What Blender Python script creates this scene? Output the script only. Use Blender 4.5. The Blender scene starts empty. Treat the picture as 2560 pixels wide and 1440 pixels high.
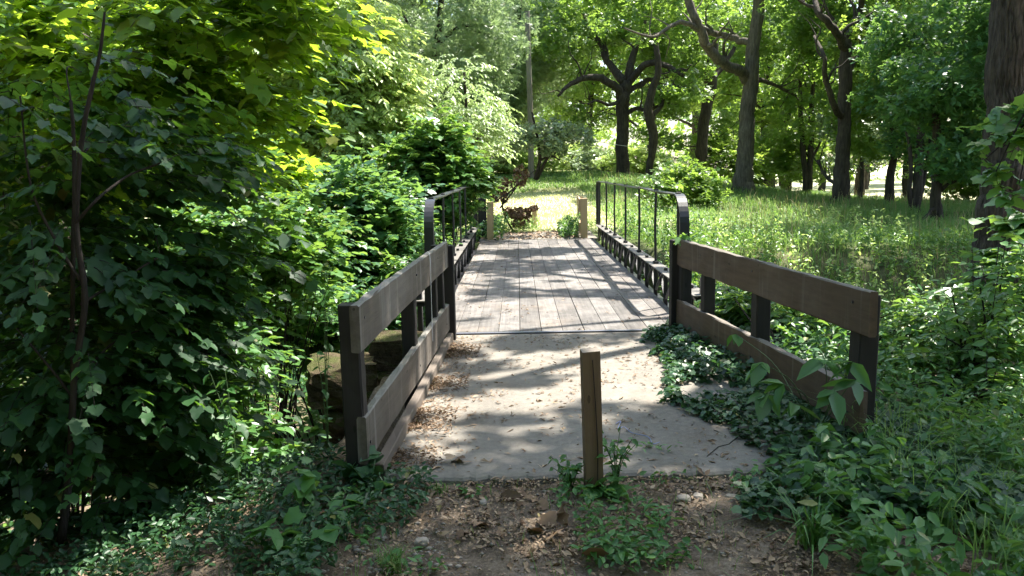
import bpy, math, random
import numpy as np
from mathutils import Matrix, Vector
random.seed(7)
SC = bpy.context.scene
COL = SC.collection
rad = math.radians

# ------------------------------------------------------------------ camera
F = 2000.0                      # focal length in photo pixels (2560 wide)
YAW, PITCH, ROLL, EYE = rad(-0.5457), rad(8.4933), rad(1.2), 1.6
_r0 = np.array([math.cos(YAW), -math.sin(YAW), 0])
FW = np.array([math.sin(YAW)*math.cos(PITCH), math.cos(YAW)*math.cos(PITCH), -math.sin(PITCH)])
_u0 = np.cross(_r0, FW)
RT = math.cos(ROLL)*_r0 - math.sin(ROLL)*_u0
UP = math.sin(ROLL)*_r0 + math.cos(ROLL)*_u0
cd = bpy.data.cameras.new('camera'); cam = bpy.data.objects.new('camera', cd); COL.objects.link(cam)
cd.sensor_width = 36; cd.lens = 36*F/2560; cd.clip_start = 0.05; cd.clip_end = 1000
cam.matrix_world = Matrix(((RT[0], UP[0], -FW[0], 0), (RT[1], UP[1], -FW[1], 0), (RT[2], UP[2], -FW[2], EYE), (0, 0, 0, 1)))
SC.camera = cam

# ------------------------------------------------------------------ light
SUNV = np.array([0.44, 0.38, 1.0])          # shift per metre of height, towards the sun
sn = SUNV/np.linalg.norm(SUNV)
SUN_EL = math.asin(sn[2]); SUN_AZ = math.atan2(sn[0], sn[1])   # azimuth from +Y towards +X
w = bpy.data.worlds.new("World"); SC.world = w; w.use_nodes = True
nt = w.node_tree; bg = nt.nodes['Background']
sky = nt.nodes.new('ShaderNodeTexSky'); sky.sky_type = 'NISHITA'; sky.sun_disc = False
sky.sun_elevation = SUN_EL; sky.sun_rotation = SUN_AZ
sky.dust_density = 2.0
nt.links.new(sky.outputs[0], bg.inputs[0]); bg.inputs[1].default_value = 0.13
sl = bpy.data.lights.new('sun', 'SUN'); so = bpy.data.objects.new('sun', sl); COL.objects.link(so)
sl.energy = 5.0; sl.angle = rad(0.53); sl.color = (1.0, 0.95, 0.86)
so.rotation_mode = 'QUATERNION'; so.rotation_quaternion = Vector(sn).to_track_quat('Z', 'Y'); so.location = (10, 10, 30)
SC.view_settings.view_transform = 'Standard'; SC.view_settings.look = 'None'
SC.view_settings.exposure = 1.75; SC.view_settings.gamma = 1
cy = SC.cycles
cy.use_denoising = True; cy.max_bounces = 7; cy.diffuse_bounces = 4; cy.glossy_bounces = 2; cy.transmission_bounces = 5
cy.transparent_max_bounces = 4; cy.use_adaptive_sampling = True; cy.adaptive_threshold = 0.02
cy.caustics_reflective = False; cy.caustics_refractive = False; cy.sample_clamp_indirect = 6

# ------------------------------------------------------------------ maths
def ss(a, b, x):
    t = np.clip((np.asarray(x, float)-a)/(b-a), 0, 1); return t*t*(3-2*t)
def ray(u, v): return FW + RT*(u-1280)/F + UP*(720-v)/F
def P(u, v, Y):
    d = ray(u, v); return d*Y/d[1] + np.array([0, 0, EYE])
def H(x, y):
    """height of the ground"""
    x = np.asarray(x, float); y = np.asarray(y, float)
    z = 1.3*ss(19, 48, y)*(1-ss(3, 17, x)) - 0.9*ss(9, 26, x)*ss(16, 45, y)
    z = z + 0.05*np.sin(x*1.3+0.4*y)*ss(3, 9, np.abs(x-0.5)) + 0.06*np.sin(y*0.9-x*0.5)*ss(19, 26, y)
    lf = ss(-.92, -1.25, x); rf = ss(1.9, 2.9, x); lf2 = ss(-1.0, -4.0, x)
    y0 = 7.9 - 3.8*lf - 0.6*lf2 - 1.3*rf
    y1 = 18.0 + 2.0*lf2 - 3.0*rf
    dep = 2.0 + 0.2*lf2 - 0.9*rf - 0.7*ss(6, 14, x)
    rav = ss(0, 1, (y-y0)/(0.5+1.9*np.maximum(lf, rf)))*(1-ss(0, 1, (y-y1+2.4)/2.4))
    z = z - dep*rav
    z = z - 0.035*ss(4.15, 3.9, y) - 0.05*ss(3.9, 3.0, y)
    z = z - 0.06*ss(17.5, 18.2, y)*(1-ss(20.5, 22, y))
    z = z - 0.25*ss(-0.95, -2.6, x)*(1-ss(5, 7, y)) - 0.14*ss(1.7, 2.6, x)*(1-ss(6, 8, y))
    inslab = ss(-0.95, -0.85, x)*(1-ss(1.75, 1.95, x))*ss(3.95, 4.2, y)*(1-ss(7.7, 7.9, y))
    z = z*(1-inslab) - 0.16*inslab
    return z
def hit(u, v, ymin=2.5, ymax=120):
    d = ray(u, v); Y = np.geomspace(ymin, ymax, 3000)
    t = Y/d[1]; z = EYE + d[2]*t; g = H(d[0]*t, Y)
    k = np.argmax(z <= g) if np.any(z <= g) else len(Y)-1
    return np.array([d[0]*t[k], Y[k], g[k]])
def rng(s): return np.random.default_rng(s)
def nrm(v): return v/np.maximum(np.linalg.norm(v, axis=-1, keepdims=True), 1e-9)
_tab = rng(3).random((256, 256))
def vnoise(x, y):
    xi = np.floor(x).astype(int); yi = np.floor(y).astype(int); fx = x-xi; fy = y-yi
    fx = fx*fx*(3-2*fx); fy = fy*fy*(3-2*fy); t = lambda a, b: _tab[a % 256, b % 256]
    return (t(xi, yi)*(1-fx)+t(xi+1, yi)*fx)*(1-fy) + (t(xi, yi+1)*(1-fx)+t(xi+1, yi+1)*fx)*fy
def fnoise(x, y): return (vnoise(x, y)*0.55 + vnoise(x*2.1+9, y*2.1+4)*0.3 + vnoise(x*4.3+2, y*4.3+7)*0.15)

# ------------------------------------------------------------------ materials
def newmat(name):
    m = bpy.data.materials.new(name); m.use_nodes = True; n = m.node_tree.nodes
    return m, m.node_tree, n['Principled BSDF'], n['Material Output']
def nd(nt, t, **kw):
    n = nt.nodes.new(t)
    for k, v in kw.items():
        if k in n.inputs: n.inputs[k].default_value = v
        else: setattr(n, k, v)
    return n
def ramp(nt, fac, stops):
    r = nt.nodes.new('ShaderNodeValToRGB'); e = r.color_ramp.elements
    while len(e) < len(stops): e.new(0.5)
    for q, (p, c) in zip(e, stops): q.position = p; q.color = (*c, 1)
    nt.links.new(fac, r.inputs[0]); return r.outputs[0]
def mixc(nt, fac, a, b, mode='MIX'):
    m = nt.nodes.new('ShaderNodeMix'); m.data_type = 'RGBA'; m.blend_type = mode
    for i, s in ((0, fac), (6, a), (7, b)):
        if isinstance(s, (int, float)): m.inputs[i].default_value = s
        elif isinstance(s, tuple): m.inputs[i].default_value = (*s, 1)
        else: nt.links.new(s, m.inputs[i])
    return m.outputs[2]
def math_(nt, op, a, b=0.0, c=0.0):
    m = nt.nodes.new('ShaderNodeMath'); m.operation = op
    for i, s in enumerate((a, b, c)):
        if isinstance(s, (int, float)): m.inputs[i].default_value = s
        else: nt.links.new(s, m.inputs[i])
    return m.outputs[0]
def coords(nt, scale=(1, 1, 1)):
    tc = nt.nodes.new('ShaderNodeTexCoord'); mp = nt.nodes.new('ShaderNodeMapping'); mp.inputs['Scale'].default_value = scale
    nt.links.new(tc.outputs['Object'], mp.inputs[0]); return mp.outputs[0]
def noise(nt, scale, detail=4, vec=None, rough=0.6):
    n = nt.nodes.new('ShaderNodeTexNoise'); n.inputs['Scale'].default_value = scale; n.inputs['Detail'].default_value = detail
    n.inputs['Roughness'].default_value = rough
    if vec is not None: nt.links.new(vec, n.inputs['Vector'])
    return n.outputs[0]
def bump(nt, bs, h, strength=0.4, dist=0.01):
    b = nt.nodes.new('ShaderNodeBump'); b.inputs['Strength'].default_value = strength; b.inputs['Distance'].default_value = dist
    nt.links.new(h, b.inputs['Height']); nt.links.new(b.outputs[0], bs.inputs['Normal'])

LEAFK = 1.4
def leaf_mat(name, dark, light, trans, tw=0.42, rough=0.42, spec=0.5, nscale=1.2):
    m, nt, bs, out = newmat(name)
    g = nt.nodes.new('ShaderNodeNewGeometry')
    f = math_(nt, 'ADD', math_(nt, 'MULTIPLY', g.outputs['Random Per Island'], 0.55), math_(nt, 'MULTIPLY', noise(nt, nscale, 3, coords(nt)), 0.55))
    dark = tuple(q*LEAFK for q in dark); light = tuple(q*LEAFK for q in light)
    c = ramp(nt, f, [(0.2, dark), (0.8, light)])
    c = mixc(nt, math_(nt, 'MULTIPLY', math_(nt, 'GREATER_THAN', g.outputs['Random Per Island'], 0.986), 0.7), c, (0.22, 0.19, 0.05))
    nt.links.new(c, bs.inputs['Base Color']); bs.inputs['Roughness'].default_value = rough; bs.inputs['Specular IOR Level'].default_value = spec
    t = nt.nodes.new('ShaderNodeBsdfTranslucent')
    tc = mixc(nt, g.outputs['Random Per Island'], trans, tuple(x*0.7 for x in trans)); nt.links.new(tc, t.inputs[0])
    mx = nt.nodes.new('ShaderNodeMixShader'); mx.inputs[0].default_value = tw
    nt.links.new(bs.outputs[0], mx.inputs[1]); nt.links.new(t.outputs[0], mx.inputs[2]); nt.links.new(mx.outputs[0], out.inputs[0])
    return m
def bark_mat(name, dark, light, sc=1.0, strength=0.9):
    m, nt, bs, out = newmat(name)
    v = coords(nt, (9*sc, 9*sc, 1.3*sc)); n1 = noise(nt, 1.6, 6, v, 0.7)
    n2 = noise(nt, 2.5, 5, coords(nt), 0.6)
    f = math_(nt, 'ADD', math_(nt, 'MULTIPLY', n1, 0.75), math_(nt, 'MULTIPLY', n2, 0.3))
    c = ramp(nt, f, [(0.35, dark), (0.68, light)])
    nt.links.new(c, bs.inputs['Base Color']); bs.inputs['Roughness'].default_value = 0.9; bs.inputs['Specular IOR Level'].default_value = 0.2
    bump(nt, bs, n1, strength, 0.05); return m
def wood_mat(name, dark, light, axis, sc=1.0, rough=0.8, wear=(0.3, 0.28, 0.26), wearamt=0.3, stain=0.0, drip=0.0, top=0.0):
    m, nt, bs, out = newmat(name)
    s = {'x': (1.2, 30, 30), 'y': (30, 1.2, 30), 'z': (30, 30, 1.2)}[axis]
    v = coords(nt, tuple(q*sc for q in s)); n1 = noise(nt, 1.0, 6, v, 0.65); n2 = noise(nt, 3.0, 4, coords(nt), 0.6)
    g = nt.nodes.new('ShaderNodeNewGeometry')
    f = math_(nt, 'ADD', math_(nt, 'MULTIPLY', n1, 0.55), math_(nt, 'ADD', math_(nt, 'MULTIPLY', n2, 0.3), math_(nt, 'MULTIPLY', g.outputs['Random Per Island'], 0.25)))
    c = ramp(nt, f, [(0.33, dark), (0.75, light)])
    c2 = mixc(nt, math_(nt, 'MULTIPLY', ramp(nt, noise(nt, 1.7, 5, coords(nt)), [(0.5, (0, 0, 0)), (0.72, (1, 1, 1))]), wearamt), c, wear)
    kn = nt.nodes.new('ShaderNodeTexVoronoi'); kn.inputs['Scale'].default_value = 1.0; nt.links.new(coords(nt, tuple(3.2 if q < 5 else 9 for q in s)), kn.inputs['Vector'])
    c2 = mixc(nt, math_(nt, 'MULTIPLY', math_(nt, 'LESS_THAN', kn.outputs[0], 0.085), 0.65), c2, tuple(q*.5 for q in dark))
    if stain: c2 = mixc(nt, math_(nt, 'MULTIPLY', ramp(nt, noise(nt, stain, 7, coords(nt), 0.75), [(0.46, (0, 0, 0)), (0.6, (1, 1, 1))]), 0.5), c2, tuple(q*.7 for q in dark))
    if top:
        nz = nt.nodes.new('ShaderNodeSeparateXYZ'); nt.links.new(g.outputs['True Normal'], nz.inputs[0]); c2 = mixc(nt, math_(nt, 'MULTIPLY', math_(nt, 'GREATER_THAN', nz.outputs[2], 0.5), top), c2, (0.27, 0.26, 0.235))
    if drip: c2 = mixc(nt, math_(nt, 'MULTIPLY', ramp(nt, noise(nt, 1.0, 3, coords(nt, (9, 9, .5))), [(0.58, (0, 0, 0)), (0.7, (1, 1, 1))]), drip), c2, (0.34, 0.32, 0.29))
    nt.links.new(c2, bs.inputs['Base Color']); bs.inputs['Roughness'].default_value = rough; bs.inputs['Specular IOR Level'].default_value = 0.3
    bump(nt, bs, n1, 0.35, 0.006); return m
def plain(name, col, rough=0.6, metal=0.0, var=0.25, sc=20):
    m, nt, bs, out = newmat(name)
    n = noise(nt, sc, 5, coords(nt)); c = mixc(nt, n, tuple(x*(1-var) for x in col), tuple(min(1, x*(1+var)) for x in col))
    nt.links.new(c, bs.inputs['Base Color']); bs.inputs['Roughness'].default_value = rough; bs.inputs['Metallic'].default_value = metal
    bump(nt, bs, n, 0.2, 0.004); return m

M = {}
M['maple'] = leaf_mat('shaded_maple_leaf', (0.009, 0.03, 0.013), (0.026, 0.074, 0.022), (0.16, 0.34, 0.03), 0.36, 0.5, 0.35)  # darker maple colour, the shade of the left thicket put into it
M['maple_bright'] = leaf_mat('sunlit_maple_leaf', (0.03, 0.08, 0.014), (0.07, 0.16, 0.022), (0.56, 0.78, 0.06), 0.52)  # brighter maple colour, the backlit glow put into it
M['vine'] = leaf_mat('vine_leaf', (0.017, 0.06, 0.028), (0.055, 0.145, 0.055), (0.3, 0.52, 0.1), 0.4, 0.38, 0.55)
M['shrub'] = leaf_mat('shrub_leaf', (0.028, 0.085, 0.025), (0.085, 0.19, 0.05), (0.34, 0.56, 0.08), 0.36, 0.36, 0.6)
M['spray'] = leaf_mat('pale_leaf', (0.13, 0.22, 0.05), (0.36, 0.46, 0.17), (0.6, 0.75, 0.2), 0.46, 0.4, 0.55)
M['pale'] = leaf_mat('sunlit_pale_leaf', (0.1, 0.16, 0.065), (0.32, 0.39, 0.2), (0.42, 0.58, 0.2), 0.4, 0.38, 0.6)
M['willow'] = leaf_mat('greygreen_leaf', (0.06, 0.11, 0.055), (0.18, 0.25, 0.13), (0.42, 0.58, 0.24), 0.42, 0.4, 0.5)
M['oak'] = leaf_mat('oak_leaf', (0.025, 0.065, 0.018), (0.075, 0.15, 0.035), (0.4, 0.62, 0.09), 0.46, 0.38, 0.5, 0.5)
M['wood_leaf'] = leaf_mat('woodland_leaf', (0.035, 0.08, 0.02), (0.11, 0.19, 0.04), (0.48, 0.68, 0.1), 0.5, 0.42, 0.5, 0.35)
M['silver'] = leaf_mat('silver_leaf', (0.07, 0.12, 0.06), (0.25, 0.32, 0.19), (0.3, 0.4, 0.16), 0.3, 0.35, 0.6)
M['ivy'] = leaf_mat('ivy_leaf', (0.011, 0.036, 0.016), (0.036, 0.092, 0.034), (0.1, 0.24, 0.05), 0.22, 0.42, 0.4)
M['weed'] = leaf_mat('weed_leaf', (0.03, 0.09, 0.028), (0.075, 0.18, 0.045), (0.2, 0.4, 0.06), 0.34, 0.42, 0.5, 2)
M['grass'] = leaf_mat('grass_blade', (0.045, 0.11, 0.032), (0.125, 0.21, 0.062), (0.34, 0.54, 0.12), 0.42, 0.5, 0.4, 0.7)
M['hay'] = leaf_mat('seedhead', (0.2, 0.17, 0.08), (0.4, 0.34, 0.18), (0.3, 0.26, 0.1), 0.3, 0.6, 0.3)
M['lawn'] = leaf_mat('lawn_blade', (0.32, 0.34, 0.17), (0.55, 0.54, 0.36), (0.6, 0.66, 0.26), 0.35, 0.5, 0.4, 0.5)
M['dead'] = leaf_mat('dead_leaf', (0.06, 0.034, 0.018), (0.2, 0.13, 0.075), (0.12, 0.07, 0.03), 0.15, 0.6, 0.3, 4)
M['litter'] = leaf_mat('litter_leaf', (0.09, 0.052, 0.03), (0.32, 0.23, 0.15), (0.1, 0.06, 0.03), 0.08, 0.65, 0.3, 5)
M['bark'] = bark_mat('grey_brown_bark', (0.02, 0.016, 0.013), (0.1, 0.082, 0.066))
M['bark_pale'] = bark_mat('pale_oak_bark', (0.045, 0.04, 0.033), (0.19, 0.165, 0.13))
M['bark_near'] = bark_mat('furrowed_bark', (0.018, 0.014, 0.011), (0.17, 0.135, 0.11), 2.2, 1.0)
M['stem'] = bark_mat('dark_stem', (0.012, 0.01, 0.008), (0.05, 0.04, 0.032), 3, 0.4)
M['greenstem'] = plain('green_stem', (0.06, 0.11, 0.035), 0.6)
M['fence_l'] = wood_mat('weathered_brown_board', (0.046, 0.037, 0.03), (0.14, 0.116, 0.094), 'y', 1, 0.75, (0.22, 0.2, 0.18), 0.45, drip=.4, top=.5)
M['fence_r'] = wood_mat('brown_stained_board', (0.05, 0.033, 0.022), (0.14, 0.092, 0.06), 'y', 1, 0.75, (0.2, 0.16, 0.13), 0.4, drip=.22, top=.4)
M['post'] = wood_mat('dark_post_wood', (0.01, 0.009, 0.009), (0.035, 0.03, 0.027), 'z', 1, 0.7, (0.07, 0.06, 0.055), 0.2)
M['bollard'] = wood_mat('brown_post_wood', (0.09, 0.056, 0.032), (0.2, 0.13, 0.078), 'z', 1, 0.75, (0.22, 0.17, 0.12), 0.45, drip=.15, top=.5)
M['newpost'] = wood_mat('pale_new_post_wood', (0.38, 0.26, 0.14), (0.56, 0.41, 0.24), 'z', 1, 0.7, (0.6, 0.46, 0.3), 0.2)
M['deck'] = wood_mat('grey_plank', (0.06, 0.054, 0.05), (0.25, 0.23, 0.214), 'y', 1, 0.75, (0.22, 0.17, 0.13), 0.5, stain=3.2)
M['kerb'] = wood_mat('grey_kerb_timber', (0.07, 0.055, 0.045), (0.2, 0.165, 0.135), 'y', 1, 0.8, (0.26, 0.22, 0.18), 0.4)
M['iron'] = plain('black_painted_iron', (0.022, 0.022, 0.026), 0.36, 0.0, 0.4, 40)
M['flange'] = plain('dusty_iron', (0.16, 0.145, 0.13), 0.6, 0.0, 0.4, 25)
def stone_mat():
    m, nt, bs, out = newmat('sandstone'); v = coords(nt); a = noise(nt, 3, 8, v, 0.75); b = noise(nt, 22, 6, v, 0.75); st = noise(nt, 1.0, 5, coords(nt, (2, 2, 26)), 0.7)
    c = ramp(nt, math_(nt, 'ADD', math_(nt, 'MULTIPLY', a, 0.5), math_(nt, 'ADD', math_(nt, 'MULTIPLY', b, 0.3), math_(nt, 'MULTIPLY', st, 0.25))), [(0.38, (0.03, 0.024, 0.018)), (0.53, (0.115, 0.085, 0.055)), (0.68, (0.24, 0.19, 0.125))])
    g = nt.nodes.new('ShaderNodeNewGeometry'); sx = nt.nodes.new('ShaderNodeSeparateXYZ'); nt.links.new(g.outputs['Normal'], sx.inputs[0])
    mo = math_(nt, 'MULTIPLY', math_(nt, 'GREATER_THAN', sx.outputs[2], 0.4), ramp(nt, noise(nt, 5, 6, v, 0.7), [(0.42, (0, 0, 0)), (0.56, (1, 1, 1))])); c = mixc(nt, math_(nt, 'MULTIPLY', mo, 0.8), c, (0.075, 0.095, 0.025))
    nt.links.new(c, bs.inputs['Base Color']); bs.inputs['Roughness'].default_value = 0.95; bs.inputs['Specular IOR Level'].default_value = 0.15
    bump(nt, bs, math_(nt, 'ADD', math_(nt, 'ADD', a, b), st), 1.0, 0.05); return m
M['stone'] = stone_mat()
M['pebble'] = plain('pebble', (0.27, 0.235, 0.195), 0.8, 0, 0.35, 9)
M['string'] = plain('pale_string', (0.6, 0.6, 0.62), 0.7)
M['blue'] = plain('blue_thread', (0.3, 0.36, 0.62), 0.6)
M['polewood'] = wood_mat('grey_pole_wood', (0.12, 0.105, 0.085), (0.3, 0.265, 0.215), 'z', 0.3)

def ground_material():
    m, nt, bs, out = newmat('ground')
    v = coords(nt); big = noise(nt, 0.6, 5, v); mid = noise(nt, 7, 6, v, 0.7); fine = noise(nt, 60, 5, v, 0.7)
    soil = ramp(nt, math_(nt, 'ADD', math_(nt, 'MULTIPLY', mid, 0.5), math_(nt, 'MULTIPLY', fine, 0.5)), [(0.32, (0.065, 0.047, 0.033)), (0.5, (0.165, 0.127, 0.092)), (0.66, (0.31, 0.25, 0.19))])
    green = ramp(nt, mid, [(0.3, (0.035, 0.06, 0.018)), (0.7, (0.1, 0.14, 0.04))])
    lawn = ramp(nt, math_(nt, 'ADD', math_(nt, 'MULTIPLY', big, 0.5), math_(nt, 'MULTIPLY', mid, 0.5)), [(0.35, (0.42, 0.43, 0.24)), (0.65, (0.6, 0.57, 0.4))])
    sx = nt.nodes.new('ShaderNodeSeparateXYZ'); nt.links.new(v, sx.inputs[0])
    def step(val, a, b):
        r = nt.nodes.new('ShaderNodeMapRange'); r.interpolation_type = 'SMOOTHSTEP'; nt.links.new(val, r.inputs[0]); r.inputs[1].default_value = a; r.inputs[2].default_value = b; return r.outputs[0]
    yj = math_(nt, 'ADD', sx.outputs[1], math_(nt, 'MULTIPLY', math_(nt, 'SUBTRACT', big, 0.5), 5))
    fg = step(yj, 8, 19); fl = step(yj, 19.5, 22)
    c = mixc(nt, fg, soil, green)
    fl = math_(nt, 'MULTIPLY', fl, math_(nt, 'SUBTRACT', 1.0, math_(nt, 'MULTIPLY', math_(nt, 'MULTIPLY', step(yj, 32, 35), math_(nt, 'SUBTRACT', 1.0, step(yj, 45, 48))), 0.75)))  # greener band paints the shade lying across the lawn
    c = mixc(nt, math_(nt, 'MULTIPLY', fl, math_(nt, 'MAXIMUM', math_(nt, 'SUBTRACT', 1.0, step(sx.outputs[0], 3.5, 8)), step(yj, 33, 39))), c, lawn)  # pale lawn colour at the far right stands in for sunlight there
    nt.links.new(c, bs.inputs['Base Color']); bs.inputs['Roughness'].default_value = 0.95; bs.inputs['Specular IOR Level'].default_value = 0.15
    bump(nt, bs, math_(nt, 'ADD', mid, math_(nt, 'MULTIPLY', fine, 0.6)), 0.7, 0.03); return m
def concrete_material():
    m, nt, bs, out = newmat('concrete')
    v = coords(nt); a = noise(nt, 1.6, 6, v, 0.65); b = noise(nt, 26, 6, v, 0.75); br = noise(nt, 1.0, 3, coords(nt, (14, 160, 10)), 0.6)
    c = ramp(nt, math_(nt, 'ADD', math_(nt, 'MULTIPLY', a, 0.5), math_(nt, 'MULTIPLY', b, 0.5)), [(0.32, (0.12, 0.11, 0.095)), (0.5, (0.22, 0.2, 0.172)), (0.66, (0.3, 0.272, 0.234))])
    st = ramp(nt, noise(nt, 2.7, 7, v, 0.72), [(0.5, (0, 0, 0)), (0.68, (1, 1, 1))])
    c = mixc(nt, math_(nt, 'MULTIPLY', st, 0.5), c, (0.145, 0.108, 0.076))
    sp = ramp(nt, noise(nt, 90, 3, v, 0.6), [(0.6, (0, 0, 0)), (0.7, (1, 1, 1))]); c = mixc(nt, math_(nt, 'MULTIPLY', sp, 0.4), c, (0.07, 0.055, 0.04))
    c = mixc(nt, math_(nt, 'MULTIPLY', br, 0.3), c, (0.16, 0.145, 0.125))
    nt.links.new(c, bs.inputs['Base Color']); bs.inputs['Roughness'].default_value = 0.9; bs.inputs['Specular IOR Level'].default_value = 0.25
    bump(nt, bs, math_(nt, 'ADD', br, b), 0.35, 0.005); return m
M['ground'] = ground_material(); M['concrete'] = concrete_material()

# ------------------------------------------------------------------ mesh helpers
def mesh_np(name, V, faces, mats, parent=None, smooth=False, fmat=None):
    """faces: list of integer arrays (n, k)"""
    me = bpy.data.meshes.new(name); V = np.ascontiguousarray(V, np.float32)
    me.vertices.add(len(V)); me.vertices.foreach_set('co', V.ravel())
    loops = np.concatenate([f.ravel() for f in faces]).astype(np.int32)
    sizes = np.concatenate([np.full(len(f), f.shape[1]) for f in faces]).astype(np.int32)
    starts = np.concatenate([[0], np.cumsum(sizes)[:-1]]).astype(np.int32)
    me.loops.add(len(loops)); me.loops.foreach_set('vertex_index', loops)
    me.polygons.add(len(sizes)); me.polygons.foreach_set('loop_start', starts)
    try: me.polygons.foreach_set('loop_total', sizes)
    except Exception: pass
    for mm in (mats if isinstance(mats, (list, tuple)) else [mats]): me.materials.append(mm)
    if fmat is not None: me.polygons.foreach_set('material_index', np.asarray(fmat, np.int32))
    me.polygons.foreach_set('use_smooth', np.full(len(sizes), bool(smooth)))
    me.update(calc_edges=True)
    o = bpy.data.objects.new(name, me); COL.objects.link(o)
    if parent is not None: o.parent = parent
    return o
def tag(o, label, cat, group=None, kind=None):
    if label: o['label'] = label
    if cat: o['category'] = cat
    if group: o['group'] = group
    if kind: o['kind'] = kind
    return o
def empty(name, loc, label, cat, group=None):
    o = bpy.data.objects.new(name, None); COL.objects.link(o); o.location = [float(q) for q in loc]; o.empty_display_size = 0.2
    return tag(o, label, cat, group)
class MB:
    """collects shapes (in the space of the finished object) into one mesh"""
    def __init__(s): s.V = []; s.F = []; s.n = 0
    def add(s, V, faces):
        s.V.append(np.asarray(V, float)); s.F += [np.asarray(f)+s.n for f in faces]; s.n += len(V); return s
    def box(s, c, size, ax=None, bev=0.006, jit=0.0, seed=0):
        """bevelled box; ax = 3x3 rows of local axes"""
        hx, hy, hz = np.asarray(size, float)/2; b = min(bev, hx*0.45, hy*0.45, hz*0.45)
        V = []
        for sx in (-1, 1):
            for sy in (-1, 1):
                for sz in (-1, 1):
                    V += [(sx*(hx-b), sy*(hy-b), sz*hz), (sx*(hx-b), sy*hy, sz*(hz-b)), (sx*hx, sy*(hy-b), sz*(hz-b))]
        V = np.array(V); idx = lambda sx, sy, sz, k: ((sx*2+sy)*2+sz)*3+k
        q = []; t = []
        for s0 in (0, 1):
            q.append([idx(a, b_, s0, 0) for a, b_ in ((0, 0), (1, 0), (1, 1), (0, 1))]); q.append([idx(a, s0, b_, 1) for a, b_ in ((0, 0), (1, 0), (1, 1), (0, 1))]); q.append([idx(s0, a, b_, 2) for a, b_ in ((0, 0), (1, 0), (1, 1), (0, 1))])
            for s1 in (0, 1):
                q.append([idx(0, s0, s1, 0), idx(1, s0, s1, 0), idx(1, s0, s1, 1), idx(0, s0, s1, 1)])
                q.append([idx(s0, 0, s1, 0), idx(s0, 1, s1, 0), idx(s0, 1, s1, 2), idx(s0, 0, s1, 2)])
                q.append([idx(s0, s1, 0, 1), idx(s0, s1, 1, 1), idx(s0, s1, 1, 2), idx(s0, s1, 0, 2)])
                for s2 in (0, 1): t.append([idx(s0, s1, s2, k) for k in (0, 1, 2)])
        if jit: V = V + rng(seed).normal(0, jit, V.shape)
        if ax is not None: V = V @ np.asarray(ax, float)
        return s.add(V+np.asarray(c, float), [np.array(q), np.array(t)])
    def tube(s, pts, rads, sides=8, rough=0.0, seed=0, sub=1, cap=True, ridge=0.0):
        pts = np.asarray(pts, float); rads = np.asarray(rads, float)*np.ones(len(pts))
        if sub > 1 and len(pts) > 2: pts, rads = spline(pts, rads, sub)
        n = len(pts); T = nrm(np.gradient(pts, axis=0)); ref = np.array([0.31, 0.95, 0.05]) if abs(T[0][2]) > 0.7 else np.array([0, 0, 1.0])
        A = nrm(np.cross(T, ref)); B = np.cross(T, A); a = np.linspace(0, 2*np.pi, sides, endpoint=False)
        rr = rads[:, None]*(1 + (rng(seed).normal(0, rough, (n, sides)) if rough else np.zeros((n, sides))))
        if ridge:
            l = np.concatenate([[0], np.cumsum(np.linalg.norm(np.diff(pts, axis=0), axis=1))])[:, None]; aa = a[None, :]*sides/14.; wv = .9*(vnoise(l*1.5+0*aa, aa*.25)-.5)*4
            rr = rr*(1-ridge*(1-np.clip(np.abs(vnoise(aa+wv, l*1.1+0*aa)-.5)*4.5, 0, 1))-ridge*.4*vnoise(aa*2.7+wv, l*9+0*aa))
        V = pts[:, None, :] + rr[..., None]*(np.cos(a)[None, :, None]*A[:, None, :] + np.sin(a)[None, :, None]*B[:, None, :])
        V = V.reshape(-1, 3); i = np.arange(n-1)[:, None]*sides; j = np.arange(sides)[None, :]; k = (np.arange(sides)+1) % sides
        q = np.stack([i+j, i+k[None, :], i+sides+k[None, :], i+sides+j], -1).reshape(-1, 4)
        fs = [q]
        if cap: fs += [np.arange(sides)[None, ::-1], (np.arange(sides)+(n-1)*sides)[None, :]]
        return s.add(V, fs)
    def strip(s, pts, widths, thick, side):
        """flat bar along pts, width along side"""
        pts = np.asarray(pts, float); T = nrm(np.gradient(pts, axis=0)); S = nrm(np.asarray(side, float)*np.ones_like(pts)); N = nrm(np.cross(S, T))
        wd = (np.asarray(widths)*np.ones(len(pts)))[:, None]/2; h = thick/2
        V = np.stack([pts-S*wd-N*h, pts+S*wd-N*h, pts+S*wd+N*h, pts-S*wd+N*h], 1).reshape(-1, 3); n = len(pts)
        i = np.arange(n-1)[:, None]*4; j = np.arange(4)[None, :]; k = np.array([[1, 2, 3, 0]])
        q = np.stack([i+j, i+k, i+4+k, i+4+j], -1).reshape(-1, 4)
        return s.add(V, [q, np.array([[3, 2, 1, 0], [4*n-4, 4*n-3, 4*n-2, 4*n-1]])])
    def build(s, name, mat, parent=None, smooth=False):
        V = np.concatenate(s.V); by = {}
        for f in s.F: by.setdefault(f.shape[1], []).append(f)
        return mesh_np(name, V, [np.concatenate(x) for x in by.values()], mat, parent, smooth)
def spline(pts, rads, sub):
    n = len(pts); Pp = np.vstack([2*pts[0]-pts[1], pts, 2*pts[-1]-pts[-2]]); out = []; ro = []
    for i in range(n-1):
        p0, p1, p2, p3 = Pp[i:i+4]
        for t in np.linspace(0, 1, sub, endpoint=False):
            out.append(0.5*((2*p1)+(-p0+p2)*t+(2*p0-5*p1+4*p2-p3)*t*t+(-p0+3*p1-3*p2+p3)*t**3)); ro.append(rads[i]*(1-t)+rads[i+1]*t)
    out.append(pts[-1]); ro.append(rads[-1]); return np.array(out), np.array(ro)

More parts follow.
